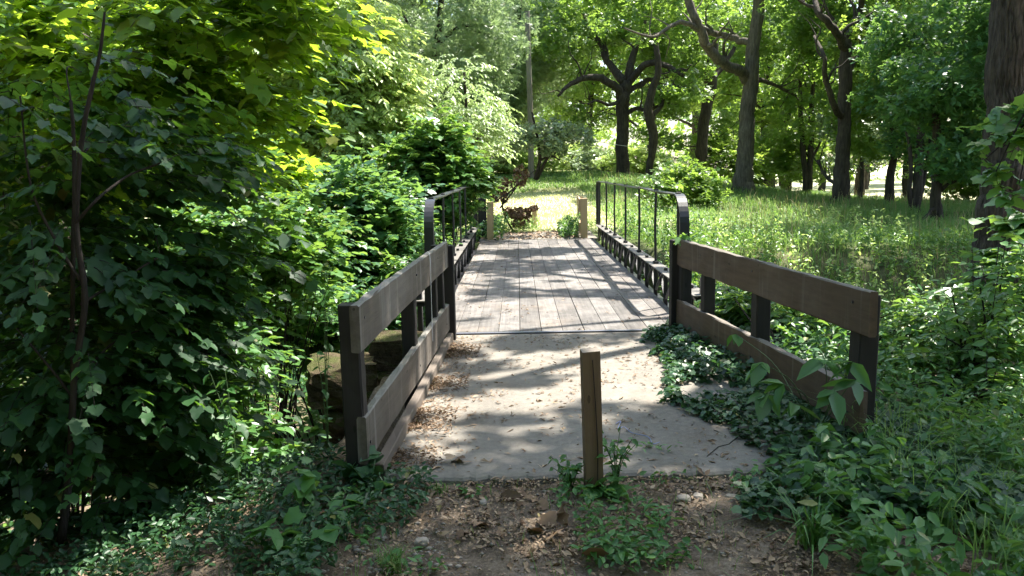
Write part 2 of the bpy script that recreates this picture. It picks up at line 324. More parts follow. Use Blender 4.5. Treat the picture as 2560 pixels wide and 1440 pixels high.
# leaf templates: x towards the tip, y sideways, z normal
def _m(v): return np.array(v, float)
OVATE = (_m([(0, 0, 0), (.28, .24, .05), (.62, .2, .04), (1, 0, -.1), (.62, -.2, .04), (.28, -.24, .05)]), [np.array([[0, 3, 2, 1], [0, 5, 4, 3]])])
HEART = (_m([(0, 0, 0), (-.1, .3, .05), (.3, .44, .06), (.7, .25, .02), (1, 0, -.12), (.7, -.25, .02), (.3, -.44, .06), (-.1, -.3, .05)]), [np.array([[0, 2, 1, 0][:3]]), np.array([[0, 4, 3, 2], [0, 6, 5, 4]]), np.array([[0, 7, 6]])])
LANCE = (_m([(0, 0, 0), (.42, .13, .04), (1, 0, -.1), (.42, -.13, .04)]), [np.array([[0, 2, 1], [0, 3, 2]])])
def _lobed():
    h = [(-.1, .3, .03), (.12, .34, .03), (.36, .5, -.02), (.5, .33, .04), (.78, .24, 0)]
    V = [(0, 0, 0), (.42, 0, -.02), (1, 0, -.1)] + h + [(a, -b, c) for a, b, c in h]
    q = [[0, 1, 4, 3], [1, 6, 5, 4], [1, 2, 7, 6], [0, 8, 9, 1], [1, 9, 10, 11], [1, 11, 12, 2]]
    return _m(V), [np.array(q)]
LOBED = _lobed()
def _spray(n, spread, wd, seed):
    r = rng(seed); V = []; q = []
    for i in range(n):
        a = spread*(i/(n-1)-0.5)*2; o = np.array([0.22*abs(math.sin(a))*0+r.uniform(0, .25), 0, r.uniform(-.12, .12)]); L = r.uniform(.6, .95)
        d = np.array([math.cos(a), math.sin(a), r.uniform(-.35, .2)]); s_ = np.array([-math.sin(a), math.cos(a), r.uniform(-.3, .3)])*wd
        k = len(V); V += [o, o+d*L*.45+s_, o+d*L, o+d*L*.45-s_]; q.append([k, k+3, k+2, k+1])
    return np.array(V), [np.array(q)]
SPRAY = _spray(4, 1.15, .2, 1)
FINE = _spray(6, 1.3, .09, 2)
def leaves(name, pos, size, tmpl, mat, parent=None, up=0.8, droop=0.25, seed=0, tip=None, out=None, upright=0.0, nor=None):
    r = rng(seed+11); pos = np.asarray(pos, float); N = len(pos)
    n = r.normal(0, 1, (N, 3))*0.55; n[:, 2] = np.abs(n[:, 2])*0.6 + up
    if out is not None: n = n + out
    if nor is not None: n = nor + r.normal(0, .28, (N, 3))
    n = nrm(n); t = r.normal(0, 1, (N, 3)) if tip is None else tip + r.normal(0, .22, (N, 3))
    t = t - n*np.sum(t*n, 1, keepdims=True); t = nrm(t); t[:, 2] -= droop; t[:, 2] += upright; t = nrm(t)
    b = nrm(np.cross(n, t)); n = np.cross(t, b)
    size = (np.asarray(size)*np.ones(N))*r.uniform(.5, 1.35, N)
    TV, TF = tmpl; wv = r.uniform(.8, 1.2, (N, 1, 1))
    V = pos[:, None, :] + size[:, None, None]*(TV[None, :, 0:1]*t[:, None, :] + TV[None, :, 1:2]*wv*b[:, None, :] + TV[None, :, 2:3]*n[:, None, :]*r.uniform(.2, 2.2, (N, 1, 1)))
    k = TV.shape[0]; off = (np.arange(N)*k)[:, None, None]
    faces = [(f[None]+off).reshape(-1, f.shape[1]) for f in TF]
    by = {}
    for f in faces: by.setdefault(f.shape[1], []).append(f)
    return mesh_np(name, V.reshape(-1, 3), [np.concatenate(x) for x in by.values()], mat, parent, True)
def blades(name, pos, h, wd, mat, parent=None, seed=0, lean=0.35, tipdrop=0.0):
    r = rng(seed+5); N = len(pos); h = (np.asarray(h)*np.ones(N)*r.uniform(.6, 1.25, N))[:, None]; a = r.uniform(0, 2*np.pi, N); d = np.stack([np.cos(a), np.sin(a), 0*a], 1)
    s_ = np.stack([-np.sin(a), np.cos(a), 0*a], 1)*(np.asarray(wd)*np.ones(N))[:, None]/2; l = np.abs(r.normal(0, lean, N))[:, None]
    z = np.array([0, 0, 1.0]); m1 = pos + h*(z*.55 + d*l*.25); m2 = pos + h*(z*(.88-.15*tipdrop) + d*l*.65); tp = pos + h*(z*(1-.5*tipdrop) + d*l*1.15)
    V = np.stack([pos-s_, pos+s_, m1-s_*.8, m1+s_*.8, m2-s_*.5, m2+s_*.5, tp], 1).reshape(-1, 3); o = (np.arange(N)*7)[:, None]
    q = np.concatenate([o+np.array([[0, 1, 3, 2]]), o+np.array([[2, 3, 5, 4]])]); t = o+np.array([[4, 5, 6]])
    return mesh_np(name, V, [q, t], mat, parent)
def clumps(centers, radii, per, seed, flat=0.7, hollow=0.35):
    r = rng(seed); C = np.repeat(centers, per, 0); Rr = np.repeat(np.asarray(radii)*np.ones(len(centers)), per)
    d = nrm(r.normal(0, 1, (len(C), 3))); q = (hollow + (1-hollow)*r.random(len(C))**0.6)
    d = d*q[:, None]*Rr[:, None]; d[:, 2] *= flat; return C+d
def sprays(C, D, L, n, seed):
    """leaf positions, tips and normals along twigs that start at C and run along D, and the twigs' points"""
    r = rng(seed); K = len(C); D = nrm(D); S = nrm(np.cross(D, np.array([0, 0, 1.0]))+r.normal(0, .12, (K, 3))); U = np.cross(S, D); Lk = (L*r.uniform(.55, 1.3, K))[:, None]
    f = (np.arange(n)+.6)/n; f = np.clip(f[None]+r.normal(0, .04, (K, n)), .05, 1)
    at = lambda q: C[:, None, :]+D[:, None, :]*(Lk*q)[..., None]-np.array([0, 0, 1.0])*(.28*Lk*q*q)[..., None]
    pos = at(f); sd = np.where(np.arange(n) % 2 == 0, 1, -1)[None, :, None]*np.clip(1.15-f, .15, 1)[..., None]
    tip = D[:, None, :]*.55 + S[:, None, :]*sd - np.array([0, 0, .12]); nor = np.broadcast_to(U[:, None, :], pos.shape)+np.array([0, 0, .35])
    sc = np.clip(1.2-.55*np.abs(f-.35), .5, 1.2)
    tw = at(np.linspace(0, 1, 4)[None]*np.ones((K, 1)))
    return pos.reshape(-1, 3), tip.reshape(-1, 3), nor.reshape(-1, 3), sc.ravel(), tw, S
def twig_mesh(mb, tw, S, w_):
    K, m, _ = tw.shape; wd = np.linspace(w_, w_*.3, m)[None, :, None]; V = np.stack([tw-S[:, None, :]*wd, tw+S[:, None, :]*wd, tw+np.array([0, 0, 1.4])*wd], 2).reshape(-1, 3)
    o = (np.arange(K)*m*3)[:, None, None]+(np.arange(m-1)*3)[None, :, None]
    q = np.concatenate([(o+np.array([[a, b, b+3, a+3]])).reshape(-1, 4) for a, b in ((0, 1), (1, 2), (2, 0))]); mb.add(V, [q])
def ellipsoid_pts(c, rad_, n, seed, shell=0.45):
    r = rng(seed); d = nrm(r.normal(0, 1, (n, 3)))*(shell+(1-shell)*r.random((n, 1))**.7); return np.asarray(c)+d*np.asarray(rad_)

# ================================================================== SETTING
def make_ground():
    xs = np.unique(np.concatenate([np.arange(-6, 8, .12), np.arange(-20, 24, .5), np.arange(-60, 62, 3), np.array([-400, -250, -150, -100, -75, 75, 100, 150, 250, 400])]).round(3))
    ys = np.unique(np.concatenate([np.arange(1, 10, .1), np.arange(-4, 24, .3), np.arange(24, 62, 1.0), np.arange(62, 120, 6), np.array([-400, -200, -100, -50, -25, -12, -8, 150, 200, 300, 450])]).round(3))
    X, Y = np.meshgrid(xs, ys, indexing='ij'); Z = H(X, Y)
    near = (1-ss(8, 12, np.abs(X)))*(1-ss(20, 30, Y)); Z = Z + near*(fnoise(X*3+50, Y*3+50)-.5)*.09*(1-(ss(-.95, -.85, X)*(1-ss(1.8, 1.95, X))*ss(3.9, 4.1, Y)*(1-ss(7.8, 8, Y))))
    V = np.stack([X, Y, Z], -1).reshape(-1, 3); n, m = X.shape
    i = (np.arange(n-1)*m)[:, None]; j = np.arange(m-1)[None]; q = np.stack([i+j, i+m+j, i+m+j+1, i+j+1], -1).reshape(-1, 4)
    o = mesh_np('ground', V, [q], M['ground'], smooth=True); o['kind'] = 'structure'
make_ground()

def make_slab():
    """concrete approach with an uneven front edge"""
    n = 90; t = np.linspace(0, 1, n); r = rng(4)
    fx = -0.79 + t*3.0; fy = 4.03+0.05*(t-.4) + .045*(fnoise(t*9+3, t*0+5)-.5) + r.normal(0, .006, n) + .03*(r.random(n) > .9)
    rows = [0, .004, .012, .03, .3, 1]; V = []
    for k, s_ in enumerate(rows):
        bx0, bx1 = -0.66, 2.0; x = fx*(1-s_) + (bx0+t*(bx1-bx0))*s_; y = fy*(1-s_) + 7.66*s_
        z = {0: -.02, 1: -.008, 2: -.002}.get(k, 0.0) + 0*x; V.append(np.stack([x, y, z], 1))
    V.insert(0, V[0]+np.array([0, 0.004, -.17])); V = np.concatenate(V); m = len(rows)+1
    i = (np.arange(m-1)*n)[:, None]; j = np.arange(n-1)[None]; q = np.stack([i+j, i+j+1, i+n+j+1, i+n+j], -1).reshape(-1, 4)
    o = mesh_np('path', V, [q], M['concrete']); o['kind'] = 'structure'
    mb = MB(); c = [(1.02, 4.25), (1.12, 4.4), (1.19, 4.44), (1.3, 4.6), (1.36, 4.64), (1.5, 4.83)]
    mb.strip([(a, b, .0025) for a, b in c], [.003, .007, .005, .008, .005, .002], .002, (1, -.7, 0)); mb.build('crack', plain('crack_dark', (.03, .026, .02), .95), o)
    mb = MB().box((.45, 19.3, -.06), (2.7, 2.3, .12)); f = mb.build('path', M['concrete']); f['kind'] = 'structure'
make_slab()

# ================================================================== FOOTBRIDGE
Y0, Y1 = 7.68, 18.05
bridge = empty('footbridge', (0.43, 12.8, 0), 'narrow footbridge with grey plank deck and low black iron railings', 'footbridge')
bridge.location = (0, 0, 0)
def make_deck():
    mb = MB(); r = rng(21)
    for k in range(12):
        x = -0.855+.213*k+.1065; y = Y0+.05; first = True
        while y < Y1-.01:
            L = r.uniform(1.6, 3.2); e = min(Y1, y+L)
            if Y1-e < .5: e = Y1
            zz = r.normal(0, .0008); a = r.normal(0, .0004); c_, s_ = math.cos(a), math.sin(a)
            mb.box((x+r.normal(0, .0015), (y+e)/2, -.03+zz), (.2085, e-y-.003, .06), np.array([[c_, s_, 0], [-s_, c_, 0], [0, 0, 1]]), .003); y = e
    return mb.build('deck', M['deck'], bridge)
make_deck()
MB().strip([(-.86, Y0+.025, .006), (1.72, Y0+.025, .006)], .05, .012, (0, 1, 0)).build('threshold_strip', plain('worn_steel', (.2, .2, .24), .4, .6), bridge)
mb = MB()
for x in (-.7, .43, 1.55): mb.box((x, (Y0+Y1)/2, -.2), (.12, Y1-Y0, .26))
mb.build('beam', M['iron'], bridge)
BY = [18.15, 16.68, 15.19, 13.69, 12.15, 10.66, 9.2]
def make_side(sx, x):
    ztop = .3; y_near, y_far = 7.95, 18.2
    g = MB(); g.box((x, (y_near+y_far)/2, ztop-.008), (.17, y_far-y_near, .016), bev=.003)
    fl = g.build('girder_flange', M['flange'], bridge)
    g = MB(); g.box((x, (y_near+y_far)/2, -.16), (.17, y_far-y_near, .03), bev=.003)
    st = sorted(BY + [(a+b)/2 for a, b in zip(BY[:-1], BY[1:])] + [8.45])
    for y in st:
        g.box((x, y, .07), (.05, .04, .43), bev=.003); g.box((x, y, .27), (.1, .1, .03))
    for a, b in zip(st[:-1], st[1:]):
        for s in (1, -1):
            t = np.linspace(0, 1, 9); yy = a+.03+(b-a-.06)*(t if s > 0 else 1-t); zz = -.145+.43*t**.65
            g.strip(np.stack([x+0*t+s*.012, yy, zz], 1), .035, .016, (1, 0, 0))
    gd = g.build('lattice_girder', M['iron'], bridge)
    for k, y in enumerate(st):
        if min(abs(y-q) for q in BY) > .2:
            MB().box((x-.0, y, ztop+.018), (.045, .045, .034), bev=.005).build('bolt', M['iron'], fl)
    # railing: one flat bar bent over at both ends
    r_ = .16; zt = 1.27; pts = [(x, 18.32, .3), (x, 18.32, .7)]
    for a in np.linspace(0, 90, 8): pts.append((x, 18.32-r_+r_*math.cos(rad(a)), zt-r_+r_*math.sin(rad(a))))
    for y in np.linspace(17.6, 9.6, 9): pts.append((x+.012*math.sin(y*1.7), y, zt+.008*math.sin(y*2.3)))
    R2 = .36
    for a in np.linspace(90, 0, 10): pts.append((x, 9.18-R2*math.cos(rad(a)), zt-R2+R2*math.sin(rad(a))))
    pts += [(x, 8.8, .6), (x, 8.78, -.1)]
    rail = MB().strip(pts, .105, .016, (1, 0, 0)).build('railing', M['iron'], bridge)
    for k, y in enumerate(BY):
        b = MB(); ln = .018*math.sin(k*2.2)
        b.tube([(x, y, ztop), (x+ln*.6, y, .8), (x+ln*0, y, zt-.008)], [.018, .0175, .017], 8); b.box((x, y, ztop+.02), (.07, .07, .036)); b.box((x, y, zt+.016), (.055, .055, .018))
        b.build('baluster', M['iron'], rail)
    a = MB().box((x+.03*sx, 8.05, .02), (.05, .07, .9)); a.box((x+.03*sx, 8.05, .25), (.17, .15, .03)); a.box((x+.05*sx, 8.05, .3), (.05, .05, .06)); a.box((x+.03*sx, 8.05, .272), (.11, .1, .012)); a.build('anchor_bracket', M['iron'], bridge)
make_side(1, 1.83); make_side(-1, -0.99)

# ================================================================== FENCES, POSTS
def loft(mb, ends, ux, n, hw, hh, seed, N=26, bev=.007, jit=.0012, warp=.0028):
    """a sawn timber: bevelled section swept from one end to the other, with worn arrises and a slight warp"""
    r = rng(seed); ux = np.asarray(ux, float); n = np.asarray(n, float); v = np.cross(ux, n); p = np.array([(hw-bev, hh), (hw, hh-bev), (hw, -hh+bev), (hw-bev, -hh), (-hw+bev, -hh), (-hw, -hh+bev), (-hw, hh-bev), (-hw+bev, hh)])
    a, b = np.asarray(ends[0], float), np.asarray(ends[1], float); t = np.linspace(0, 1, N); L = np.linalg.norm(b-a); ph = r.uniform(0, 6, 4); V = []
    for k in range(N):
        c = a+(b-a)*t[k] + n*warp*math.sin(t[k]*5+ph[0]) + v*warp*math.sin(t[k]*4+ph[1]); q = p*(1+r.normal(0, jit/hw*.5, p.shape)) + r.normal(0, jit*.6, p.shape)
        if r.random() < .09: q[r.integers(0, 8)] *= np.array([.93, .965])
        e = ux*r.normal(0, .002, (8, 1)) if k in (0, N-1) else 0
        V.append(c+q[:, 0:1]*n+q[:, 1:2]*v+e)
    V = np.concatenate(V); i = np.arange(N-1)[:, None]*8; j = np.arange(8)[None]; kk = (np.arange(8)+1)[None] % 8
    return mb.add(V, [np.stack([i+j, i+kk, i+8+kk, i+8+j], -1).reshape(-1, 4), np.array([np.arange(8)[::-1], np.arange(8)+8*(N-1)])])
def board(mb, a, b, z0, z1, th, jit=.002, seed=0):
    a = np.array(a, float); b = np.array(b, float); d = b-a; L = np.linalg.norm(d[:2]); ux = np.array([d[0]/L, d[1]/L, 0]); n = np.array([-ux[1], ux[0], 0]); z = (z0+z1)/2
    return loft(mb, ((*a, z), (*b, z)), ux, n, th/2, (z1-z0)/2, int(abs(a[0]*97)+z*31)+seed)
def fence(name, label, inner0, inner1, posts, out, tops, lows, mboard, trim, th=.048):
    root = empty(name, (0, 0, 0), label, 'fence')
    i0 = np.array(inner0, float); i1 = np.array(inner1, float); d = (i1-i0)/np.linalg.norm(i1-i0); n = np.array([-d[1], d[0]])*out
    c0, c1 = i0+n*th/2, i1+n*th/2
    up = board(MB(), c0, c1, *tops, th, .0025, 1).build('upper_board', mboard, root)
    lo = board(MB(), c0+d*lows[2], c1, *lows[:2], th, .0025, 2).build('lower_board', mboard, root)
    L = np.linalg.norm(i1-i0)
    for y, h, w_ in posts:
        t = y; q = i0+d*t+n*(th*.3+w_/2)
        n3 = np.array([n[0], n[1], 0])
        mb = loft(MB(), ((q[0], q[1], -.9), (q[0], q[1], h)), (0, 0, 1), n3, w_/2, w_/2, int(y*10), 20, .008, .0016, .003); mb.build('post', M['post'], root)
        for bd, zz in ((up, (tops[0]+tops[1])/2+.04), (lo, (lows[0]+lows[1])/2-.03)):
            e = i0+d*(t+.01)-n*.0005; MB().tube([(e[0]+n[0]*.002, e[1]+n[1]*.002, zz), (e[0]-n[0]*.004, e[1]-n[1]*.004, zz)], .008, 8).build('bolt_head', M['iron'], bd)
    q = i1+d*.045+n*.0; ang = np.array([[d[0], d[1], 0], [-d[1], d[0], 0], [0, 0, 1]])
    MB().box((q[0], q[1], (trim-.4)/2), (.085, .1, trim+.4), ang, .006).build('end_post', M['post'], root)
    return root
fence('rail_fence', 'weathered two-board fence along the left side of the concrete approach, left kerb timber below', (-.80, 3.9), (-.665, 7.42),
      [(.11, .935, .105), (1.75, .9, .1), (2.85, .9, .1), (3.3, .93, .1)], 1, (.70, .945), (.105, .355, .05), M['fence_l'], .9)
fence('rail_fence', 'brown two-board fence with ivy over its lower board, right of the concrete approach', (1.885, 4.27), (1.5, 7.56),
      [(.16, .86, .115), (1.55, .84, .11), (2.65, .84, .1), (3.25, .86, .1)], -1, (.655, .905), (.085, .335, .05), M['fence_r'], .9)
k = board(MB(), (-.76, 4.02), (-.66, 7.5), -.1, .075, .06, .003, 5).build('kerb_timber', M['kerb']); tag(k, 'long grey timber lying along the left edge of the concrete slab', 'kerb')
def post(name, label, x, y, z0, h, w_, mat, lean=(0, 0), rot=0.1, slant=.0):
    c, s = math.cos(rot), math.sin(rot); mb = MB()
    n = 9; V = []
    r = rng(int(abs(x*100)+y)); sq = np.array([(-1, -1), (1, -1), (1, 1), (-1, 1)])*.5
    for i in range(n):
        z = z0 + (h-z0)*i/(n-1); q = sq*w_*(1+r.normal(0, .006, (4, 1))); q = np.stack([q[:, 0]*c-q[:, 1]*s, q[:, 0]*s+q[:, 1]*c], 1)
        zz = z + (slant*sq[:, 0]*w_ if i == n-1 else 0)
        V.append(np.column_stack([x+q[:, 0]+lean[0]*(z-z0), y+q[:, 1]+lean[1]*(z-z0), zz+0*q[:, 0]]))
    V = np.concatenate(V); i = np.arange(n-1)[:, None]*4; j = np.arange(4)[None]; kk = np.array([[1, 2, 3, 0]])
    mb.add(V, [np.stack([i+j, i+kk, i+4+kk, i+4+j], -1).reshape(-1, 4), np.array([[3, 2, 1, 0], [4*n-4, 4*n-3, 4*n-2, 4*n-1]])])
    o = mb.build(name, mat); return tag(o, label, 'post')
b = post('bollard', 'brown square wooden post standing alone in weeds before the slab', .365, 3.89, -.35, .70, .089, M['bollard'], (-.02, .0), .07, .06)
cr = MB().strip([(.372, 3.8435, -.1), (.376, 3.8425, .2), (.366, 3.8425, .42), (.352, 3.8425, .66)], [.002, .005, .004, .003], .003, (1, 0, 0)); cr.build('split', plain('wood_split', (.02, .013, .01), .9), b)
post('bollard', 'small weathered post in the grass beyond the far end of the footbridge', .42, 21.5, -.4, .62, .11, M['newpost'], (.02, 0), .2)
post('fence_post', 'pale new square post at the far left corner of the footbridge deck', -.655, 18.3, -.4, .86, .15, M['newpost'], (.02, 0), .03, .05)
post('fence_post', 'old dark post with broken top behind the pale new post', -.86, 19.2, -.4, .93, .2, M['post'], (-.01, 0), .2, .5)
root = empty('rail_fence', (0, 0, 0), 'short pale new-wood fence at the far right end of the footbridge', 'fence')
MB().box((1.5, 18.3, .25), (.15, .15, 1.3), bev=.006).build('post', M['newpost'], root)
MB().box((1.62, 20.9, .25), (.15, .15, 1.2), bev=.006).build('post', M['newpost'], root)
board(MB(), (1.42, 18.35), (1.56, 21.0), .62, .88, .05).build('upper_board', M['newpost'], root); board(MB(), (1.42, 18.35), (1.56, 21.0), .1, .34, .05).build('lower_board', M['newpost'], root)
# stone wing wall below the left fence
root = empty('stone_wall', (0, 0, 0), 'rough sandstone block wall below the left fence, at the ravine edge', 'wall')
def stone(c, size, yaw, seed, parent=None, name='stone_block', mat='stone', sub=3, jit=.07, rnd=.25):
    import bmesh
    bm = bmesh.new(); bmesh.ops.create_cube(bm, size=1.0); bmesh.ops.subdivide_edges(bm, edges=bm.edges[:], cuts=sub, use_grid_fill=True)
    r = rng(seed); off = r.random(3)*30; co = np.array([v.co[:] for v in bm.verts]); rr = np.linalg.norm(co, axis=1, keepdims=True)
    co = co*(1-rnd) + co/rr*.55*rnd; d = np.stack([fnoise(co[:, 0]*2.3+co[:, 2]*1.7+off[0]+k*7, co[:, 1]*2.3+co[:, 2]+off[1]+20) for k in range(3)], 1)-.5
    co = (co + d*jit*2.6 + r.normal(0, .012*(1-rnd), co.shape))*np.asarray(size); c_, s_ = math.cos(yaw), math.sin(yaw)
    co = np.stack([co[:, 0]*c_-co[:, 1]*s_, co[:, 0]*s_+co[:, 1]*c_, co[:, 2]], 1)+np.asarray(c)
    F4 = [[v.index for v in f.verts] for f in bm.faces]; bm.free()
    return mesh_np(name, co, [np.array(F4)], M[mat], parent)
for i, (c, sz, yw) in enumerate([((-1.62, 7.1, -.27), (.6, .7, .36), .2), ((-1.56, 7.1, -.62), (.46, .6, .34), .15), ((-1.5, 7.1, -1.1), (.7, .7, .45), .1), ((-1.12, 7.55, -.12), (.62, .5, .3), .1),
                         ((-1.05, 7.5, -.45), (.7, .6, .36), .05), ((-1.05, 7.5, -.85), (.8, .7, .44), .0), ((-.2, 7.75, -.75), (1.4, .4, .9), 0), ((1.2, 7.75, -.75), (1.5, .4, .9), 0)]):
    stone(c, sz, yw, 40+i, root, sub=7, jit=.1)
for i, (u, v, s_, lb) in enumerate([(1708, 1256, .055, 'flat tan stone on the dirt, nearest the bollard of three'), (1745, 1250, .05, 'pale stone wedged between two others on the dirt'), (1830, 1252, .05, 'round tan stone at the ivy edge, right of two others'),
                                (2102/2+1280-710, 1050, .03, 'small stone'), (1622, 1118, .032, 'small round pebble lying on the concrete slab beside the bollard'), (1055, 1362, .05, 'grey stone at the edge of the gravel, near the weeds'), (1208, 1262, .036, 'whitish stone among gravel near the slab edge')]):
    if lb == 'small stone': continue
    q = hit(u, v); z = q[2] if lb.find('concrete') < 0 else .0
    if lb.find('concrete') >= 0: d = ray(u, v); t = -EYE/d[2]; q = d*t
    o = stone((q[0], q[1], z+s_*.25), (s_*1.25, s_, s_*.75), i*1.3, 70+i, None, 'stone', 'pebble', 4, .06, .8); tag(o, lb, 'stone', 'stones lying at the end of the slab')

# ================================================================== TREES
def build_tree(name, label, base, limbs, centers, crad, per, size, tmpl, leafm, barkm, seed, group=None, cat='tree', up=.75, droop=.35, flat=.65, sides=9, twig=.02, mask=None, twigs=True, rough=.05, spray=None, subs=0, ridge=0.0):
    """limbs: list of (points in world space, radii); the first is the trunk"""
    base = np.asarray(base, float); root = empty(name, base, label, cat, group)
    allp = []
    tr = MB()
    for i, (pts, rr) in enumerate(limbs):
        pts, rr = spline(np.asarray(pts, float), np.asarray(rr, float)*np.ones(len(pts)), 30 if ridge and i == 0 else 6)
        pts = pts + np.stack([(fnoise(np.arange(len(pts))*(.07 if ridge and i == 0 else .35)+seed*3+k*17+i*5, np.full(len(pts), k*3.+i))-.5) for k in range(3)], 1)*rr[:, None]*(1.2 if i else .5)
        allp.append(np.column_stack([pts, rr])); tr.tube(pts-base, rr, (150 if ridge and i == 0 else max(6, sides if i == 0 else sides-2)), 0 if ridge and i == 0 else rough, seed+i, ridge=ridge if i == 0 else 0)
    if subs:
        r = rng(seed+31)
        for i in range(1, len(allp)):
            q = allp[i]; m = len(q)
            for k in range(subs):
                j = int(m*r.uniform(.25, .98)); j = min(j, m-2); rr0 = q[j, 3]*r.uniform(.35, .6); d = nrm(q[j+1, :3]-q[j, :3]); L = r.uniform(.9, 2.4)
                pts = [q[j, :3]]; dd = nrm(d*.5+r.normal(0, .6, 3)+np.array([0, 0, .35]))
                for _ in range(5): dd = nrm(dd+r.normal(0, .33, 3)+np.array([0, 0, .1])); pts.append(pts[-1]+dd*L/5)
                pts, ra = spline(np.array(pts), np.linspace(rr0, rr0*.25, 6), 3); tr.tube(pts-base, ra, 5, 0, 1, 1, False); allp.append(np.column_stack([pts, ra]))
    A = np.vstack(allp); centers = np.asarray(centers, float)
    if twigs and len(centers):
        r = rng(seed+9); d0 = np.array([np.linalg.norm(A[:, :3]-c, axis=1).min() for c in centers])
        for c in centers[np.argsort(d0)]:
            d = np.linalg.norm((A[:, :3]-c)*np.array([1, 1, .8]), axis=1) + .6*np.maximum(0, A[:, 2]-c[2]); k = int(np.argmin(d)); q = A[k, :3]
            mid = (q+c)/2 + r.normal(0, .12, 3)*np.linalg.norm(c-q) + np.array([0, 0, .1*np.linalg.norm(c-q)])
            r0 = min(A[k, 3]*.6, twig*(1+.3*np.linalg.norm(c-q))); tr.tube(np.array([q, mid, c])-base, [r0, r0*.75, r0*.5], 5, 0, 1, 4, False); A = np.vstack([A, [*c, r0*.75], [*mid, r0]])
    if spray:
        L, per_, ax_ = spray; r = rng(seed+4); C = clumps(centers, crad, per, seed+2, flat, .2); dd = (C-np.asarray(ax_, float))*np.array([1, 1, 0]); dd = nrm(dd)+r.normal(0, .55, (len(C), 3))*np.array([1, 1, .25]); dd[:, 2] -= .05
        pos, tip, nor, sc, tw, S = sprays(C-base, dd, L, per_, seed+6); leaves('crown', pos, size*sc, tmpl, leafm, root, up, droop, seed+3, tip, None, 0, nor); twig_mesh(tr, tw, S, .003)
    tr.build('trunk', barkm, root, True)
    if len(centers) and not spray:
        pos = clumps(centers, crad, per, seed+2, flat)
        if mask is not None: pos = pos[mask(pos)]
        o = leaves('crown', pos-base, size, tmpl, leafm, root, up, droop, seed+3)
    return root
def pl(D, pts, scale=None):
    """limb from photo pixels: (u, v, radius px, depth offset m)"""
    q = []; rr = []
    for p in pts:
        dy = p[3] if len(p) > 3 else 0; q.append(P(p[0], p[1], D+dy)); rr.append(p[2]/F*(D+dy))
    return np.array(q), np.array(rr)
def pclump(D, specs, seed):
    """clump centres in ellipsoids given as (u, v, depth offset, rx m, ry m, rz m, count)"""
    return np.vstack([ellipsoid_pts(P(u, v, D+dy), (rx, ry, rz), n, seed+i) for i, (u, v, dy, rx, ry, rz, n) in enumerate(specs)])
def dp(u, v): q = hit(u, v); return q, q[1]

# the oak with a spreading head, left of centre of the right-hand woods
b, D = dp(1557, 441)
build_tree('oak_tree', 'dark oak with crooked spreading limbs standing alone on the lawn edge, centre of photo', b,
    [pl(D, [(1557, 448, 20), (1557, 430, 17.5), (1555, 360, 15.5), (1556, 290, 15), (1558, 240, 17), (1566, 200, 15)]),
     pl(D, [(1557, 245, 11), (1530, 212, 10, -.4), (1495, 196, 9, -.8), (1450, 199, 7, -1), (1418, 215, 5, -1.4), (1395, 240, 3, -2)]),
     pl(D, [(1563, 205, 12), (1535, 172, 9, .5), (1512, 148, 8, .9), (1502, 110, 6, 1), (1470, 60, 4, 1.5), (1450, 10, 3, 2)]),
     pl(D, [(1567, 200, 12), (1578, 150, 9, .3), (1600, 95, 6, .2), (1622, 30, 5, 0), (1640, -60, 3)]),
     pl(D, [(1566, 208, 10), (1600, 172, 8, -.6), (1640, 158, 7.5, -1), (1678, 172, 5.5, -1.5), (1710, 190, 4, -2)]),
     pl(D, [(1568, 232, 7), (1605, 208, 6, .8), (1640, 200, 5, 1.2), (1650, 230, 3, 1.5)]),
     pl(D, [(1562, 285, 6), (1590, 272, 5, -.6), (1625, 274, 4, -1.2), (1665, 258, 3, -1.6), (1700, 262, 2, -2)]),
     pl(D, [(1553, 250, 5), (1520, 262, 4, -1), (1490, 250, 3, -2), (1470, 262, 2, -2.5)])],
    pclump(D, [(1560, 60, 3.5, 6, 2.5, 3.4, 60), (1420, 120, 1, 2.2, 2, 1.8, 20), (1690, 110, 2, 2.8, 2, 2.0, 24), (1470, 300, 1, 1.2, 1, .6, 5), (1660, 280, 2, 1.5, 1, .7, 7), (1530, -110, 0, 5, 4, 2.4, 36)], 51), .8, 85, .24, SPRAY, M['oak'], M['bark'], 50, twig=.035, sides=12, subs=5)

b, D = dp(1622, 446)
build_tree('oak_tree', 'thinner leaning oak just behind and right of the spreading dark oak', b,
    [pl(D, [(1620, 450, 10), (1628, 400, 9), (1634, 350, 11), (1626, 300, 12), (1622, 270, 11), (1632, 220, 9), (1645, 170, 8), (1640, 90, 6), (1650, -20, 4)]),
     pl(D, [(1628, 290, 6), (1655, 260, 5, .6), (1665, 235, 4, 1), (1700, 210, 3, 1.5)])],
    pclump(D, [(1650, 40, 4, 4, 3, 3.2, 46), (1690, 230, 2, 2, 1.5, .9, 9)], 61), .8, 85, .26, SPRAY, M['oak'], M['bark'], 60, twig=.03, subs=5)

